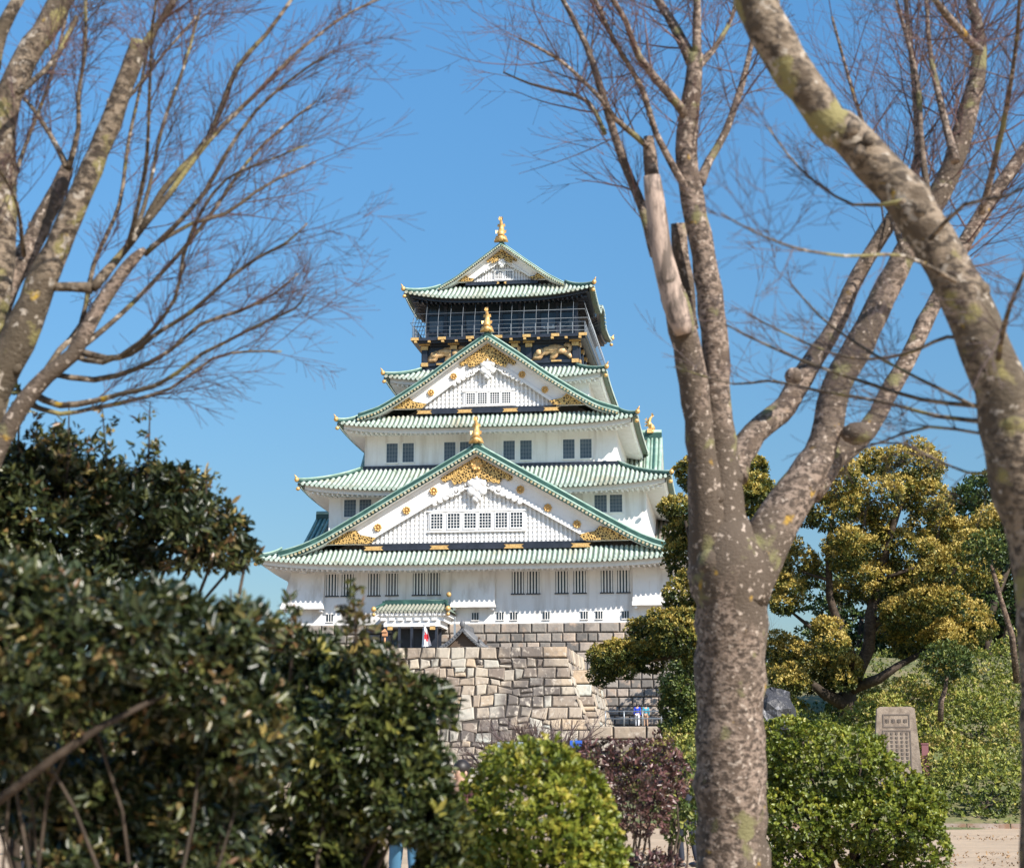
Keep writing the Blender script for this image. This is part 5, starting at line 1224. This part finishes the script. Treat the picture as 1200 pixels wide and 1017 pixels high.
# ---- small bare trees far off and in front of the stone wall
def bare_small(px, Y, zb, H, label, seed, spread=1.0, nlimb=7, m='twig2', r=.10, lvl=3):
    rnd = random.Random(seed); p_ = atY(px, 900, Y); c = Vector((p_.x, Y, zb))
    o = empty('bare_tree', c, label, 'tree', 'small distant bare trees'); b = MB(); tw = MB()
    top = c+Vector((0,0,H*.28)); b.tube([c, c.lerp(top,.5)+Vector((.05,0,0)), top], [r, r*.85, r*.75], 8); b.build('trunk', [M['bark_dark']], o)
    for i in range(nlimb):
        a = 2*math.pi*i/nlimb+rnd.uniform(-.3,.3); d = Vector((math.cos(a)*spread, math.sin(a)*spread, rnd.uniform(.5,1.1)))
        grow(tw, top-Vector((0,0,H*.05*rnd.random())), d, H*.48*rnd.uniform(.8,1.15), r*.5, lvl, rnd, .08, (4,6))
    tw.v = tw.v; tw.build('branches', [M[m]], o)
bare_small(632, 108, 0, 6.8, 'low spreading bare tree in front of the stone wall', 71, 1.8, 10, 'twig2', .36)
bare_small(580, 112, 0, 5.2, 'smaller bare bush like tree at the foot of the stone wall', 72, 1.6, 8, 'twig2', .22)
bare_small(925, 150, 2, 12.5, 'hazy bare tree seen right of the big trunk between green clumps', 73, .7, 8, 'twig2', .3)
bare_small(300, 120, 0, 12.5, 'far bare tree left of the castle foot', 74, .8, 8, 'twig2', .25)
bare_small(255, 128, 0, 13.5, 'far bare tree behind the dark shrub, left of the castle', 75, .8, 8, 'twig2', .25)
# ================================================================== PEOPLE
M['skin'] = mat('skin', (0.50,0.31,0.22), .6); M['hair'] = mat('black_hair', (0.02,0.015,0.013), .5)
def skinmesh(name, verts, edges, radii, m, parent, sub=2):
    me = bpy.data.meshes.new(name); me.from_pydata([tuple(v) for v in verts], edges, []); o = bpy.data.objects.new(name, me); sc.collection.objects.link(o)
    sm = o.modifiers.new('skin', 'SKIN'); sm.use_smooth_shade = True
    lay = me.skin_vertices[0].data if me.skin_vertices else None
    if lay is None:
        bm_ = None
    for i, r in enumerate(radii):
        me.skin_vertices[0].data[i].radius = (r if not hasattr(r, '__len__') else r[0], r if not hasattr(r, '__len__') else r[1])
    me.skin_vertices[0].data[0].use_root = True
    s_ = o.modifiers.new('sub', 'SUBSURF'); s_.levels = sub; s_.render_levels = sub
    me.materials.append(m); o.parent = parent
    WL[o.name] = WL[parent.name]
    return o
def person(loc, face, label, top, bottom, h=1.68, stride=.1, hand=(.22,.05,.85), hat=None):
    """loc: feet; face: heading in radians (0 looks along +Y)"""
    o = empty('person', loc, label, 'person'); o.rotation_euler.z = face; k = h/1.7
    def S(*v): return Vector(v)*k
    J = dict(pel=S(0,0,.95), sp=S(0,.01,1.15), ch=S(0,.02,1.36), nk=S(0,.02,1.50), hd=S(0,.04,1.58), ht=S(0,.03,1.66),
             ls=S(-.18,.02,1.42), le=S(-.23,-.02,1.13), lh=S(-.24,.08,.90), rs=S(.18,.02,1.42), re=S(.23,-.02,1.13), rh=S(*hand) if hand else S(.24,.08,.9),
             lp=S(-.09,0,.90), lk=S(-.10,stride+.03,.50), la=S(-.10,stride*.8,.09), lt=S(-.11,stride*.8+.16,.035), rp=S(.09,0,.90), rk=S(.10,-stride*.4+.03,.50), ra=S(.10,-stride,.09), rt=S(.11,-stride+.16,.035))
    names = list(J); ix = {n: i for i, n in enumerate(names)}
    E_ = [('pel','sp'),('sp','ch'),('ch','nk'),('nk','hd'),('hd','ht'),('ch','ls'),('ls','le'),('le','lh'),('ch','rs'),('rs','re'),('re','rh'),('pel','lp'),('lp','lk'),('lk','la'),('la','lt'),('pel','rp'),('rp','rk'),('rk','ra'),('ra','rt')]
    rad = dict(pel=(.12,.09), sp=(.11,.08), ch=(.13,.09), nk=.05, hd=(.075,.09), ht=(.065,.08), ls=.05, le=.037, lh=.024, rs=.05, re=.037, rh=.024, lp=.078, lk=.052, la=.036, lt=.03, rp=.078, rk=.052, ra=.036, rt=.03)
    V = [J[n] for n in names]; Rd = [tuple(np.array(rad[n] if hasattr(rad[n],'__len__') else (rad[n],)*2)*k) for n in names]
    # hands: palm plus five fingers grown from the wrist
    ed = [(ix[a], ix[b]) for a, b in E_]
    for w_, s in (('lh',-1),('rh',1)):
        wv = J[w_]; V.append(wv+S(0,.02,-.07)); Rd.append((.030*k,.016*k)); p = len(V)-1; ed.append((ix[w_], p))
        for f in range(4):
            V.append(V[p]+S(0,-.024+.016*f,-.045-.006*(f in (1,2)))); Rd.append((.008,.008)); ed.append((p, len(V)-1))
            V.append(V[-1]+S(-s*.012,0,-.03)); Rd.append((.007,.007)); ed.append((len(V)-2, len(V)-1))
        V.append(wv+S(-s*.01,.05,-.06)); Rd.append((.009,.009)); ed.append((p, len(V)-1))
    body = skinmesh('body', V, ed, Rd, M['skin'], o, 1)
    def sub(keys, edges, grow_, m, name):
        i2 = {n: i for i, n in enumerate(keys)}
        return skinmesh(name, [J[n] for n in keys], [(i2[a], i2[b]) for a, b in edges], [tuple((np.array(rad[n] if hasattr(rad[n],'__len__') else (rad[n],)*2)+grow_)*k) for n in keys], m, o, 2)
    sub(['ch','sp','pel','ls','le','lh','rs','re','rh'], [('ch','sp'),('sp','pel'),('ch','ls'),('ls','le'),('le','lh'),('ch','rs'),('rs','re'),('re','rh')], .022, top, 'jacket')
    sub(['pel','lp','lk','la','rp','rk','ra'], [('pel','lp'),('lp','lk'),('lk','la'),('pel','rp'),('rp','rk'),('rk','ra')], .014, bottom, 'trousers')
    b = MB()
    c = S(0,.0,1.645); b.ball(c, (.094*k,.108*k,.10*k), 12, 8); b.ball(c+S(0,-.05,-.06), (.08*k,.06*k,.09*k), 10, 6)
    org = WL[o.name]; b.v = [(x+org.x, y+org.y, z+org.z) for x, y, z in b.v]; b.build('hair', [hat or M['hair']], o)
    b = MB()
    for s in (-1,1): b.ball(S(s*.032,.125,1.60), .011*k, 6, 4); b.ball(S(s*.088,.03,1.585), (.014,.022,.03), 6, 4)
    b.ball(S(0,.135,1.575), (.013,.02,.022), 6, 4); b.ball(S(0,.125,1.53), (.024,.01,.007), 6, 4)
    b.v = [(x+org.x, y+org.y, z+org.z) for x, y, z in b.v]; b.build('face', [M['skin']], o)
    b = MB()
    for n, s in (('la',-1),('ra',1)): q = J[n]; b.ball(q+S(0,.06,-.045), (.05*k,.13*k,.045*k), 10, 6)
    b.v = [(x+org.x, y+org.y, z+org.z) for x, y, z in b.v]; b.build('shoe', [M['black']], o)
    return o
cl = lambda n, c: mat(n, c, .85)
jean = cl('blue_jeans', (0.07,0.20,0.33)); dark = cl('dark_cloth', (0.02,0.025,0.04)); teal = cl('teal_jacket', (0.04,0.30,0.40)); blue = cl('bright_blue_jacket', (0.02,0.06,0.50)); tan = cl('tan_trousers', (0.40,0.25,0.16)); pale = cl('pale_cloth', (0.55,0.5,0.47)); maroon = cl('maroon_coat', (0.16,0.06,0.07)); white = cl('white_cloth', (.7,.7,.72))
def stand(px, D, *a, **k_):
    p_ = at(px, 900, D); return person((p_.x, p_.y, 0), *a, **k_)
stand(476, 19, .3, 'person in light blue jeans half hidden behind the rounded shrub', pale, jean)
stand(541, 20, 2.6, 'person in maroon coat, head just above the shrubs beside the yellow green dome', maroon, dark, h=1.66)
stand(38, 24, -1.2, 'person in dark trousers walking on the sand at the far left', dark, dark)
stand(806, 30, 1.0, 'person in dark clothes just left of the big trunk', dark, dark, h=1.6)
p_ = atY(757,850,139); person((p_.x,139,4.72), .2, 'visitor in a teal jacket and tan trousers on the stone ramp', teal, tan, h=1.75)
p_ = atY(747,850,138.2); person((p_.x,138.2,4.72), 0, 'visitor in a bright blue top and pale trousers on the stone ramp', blue, white, h=1.75)
# bench on the sand at far left
D = 34; c = at(12, 965, D); bz = 0
bn = empty('park_bench', (c.x, c.y, 0), 'reddish brown bench on the sand at the far left edge', 'bench')
bw = mat('red_brown_wood', (0.35,0.12,0.08), .7)
b = MB()
for i in range(3): b.box(c.x-.8,c.x+.8,c.y-.2+i*.14,c.y-.08+i*.14,.42,.46)
b.build('seat', [bw], bn)
for s in (-.65,.65):
    b = MB(); b.box(c.x+s-.05,c.x+s+.05,c.y-.18,c.y+.2,0,.42); b.build('leg', [M['steel']], bn)
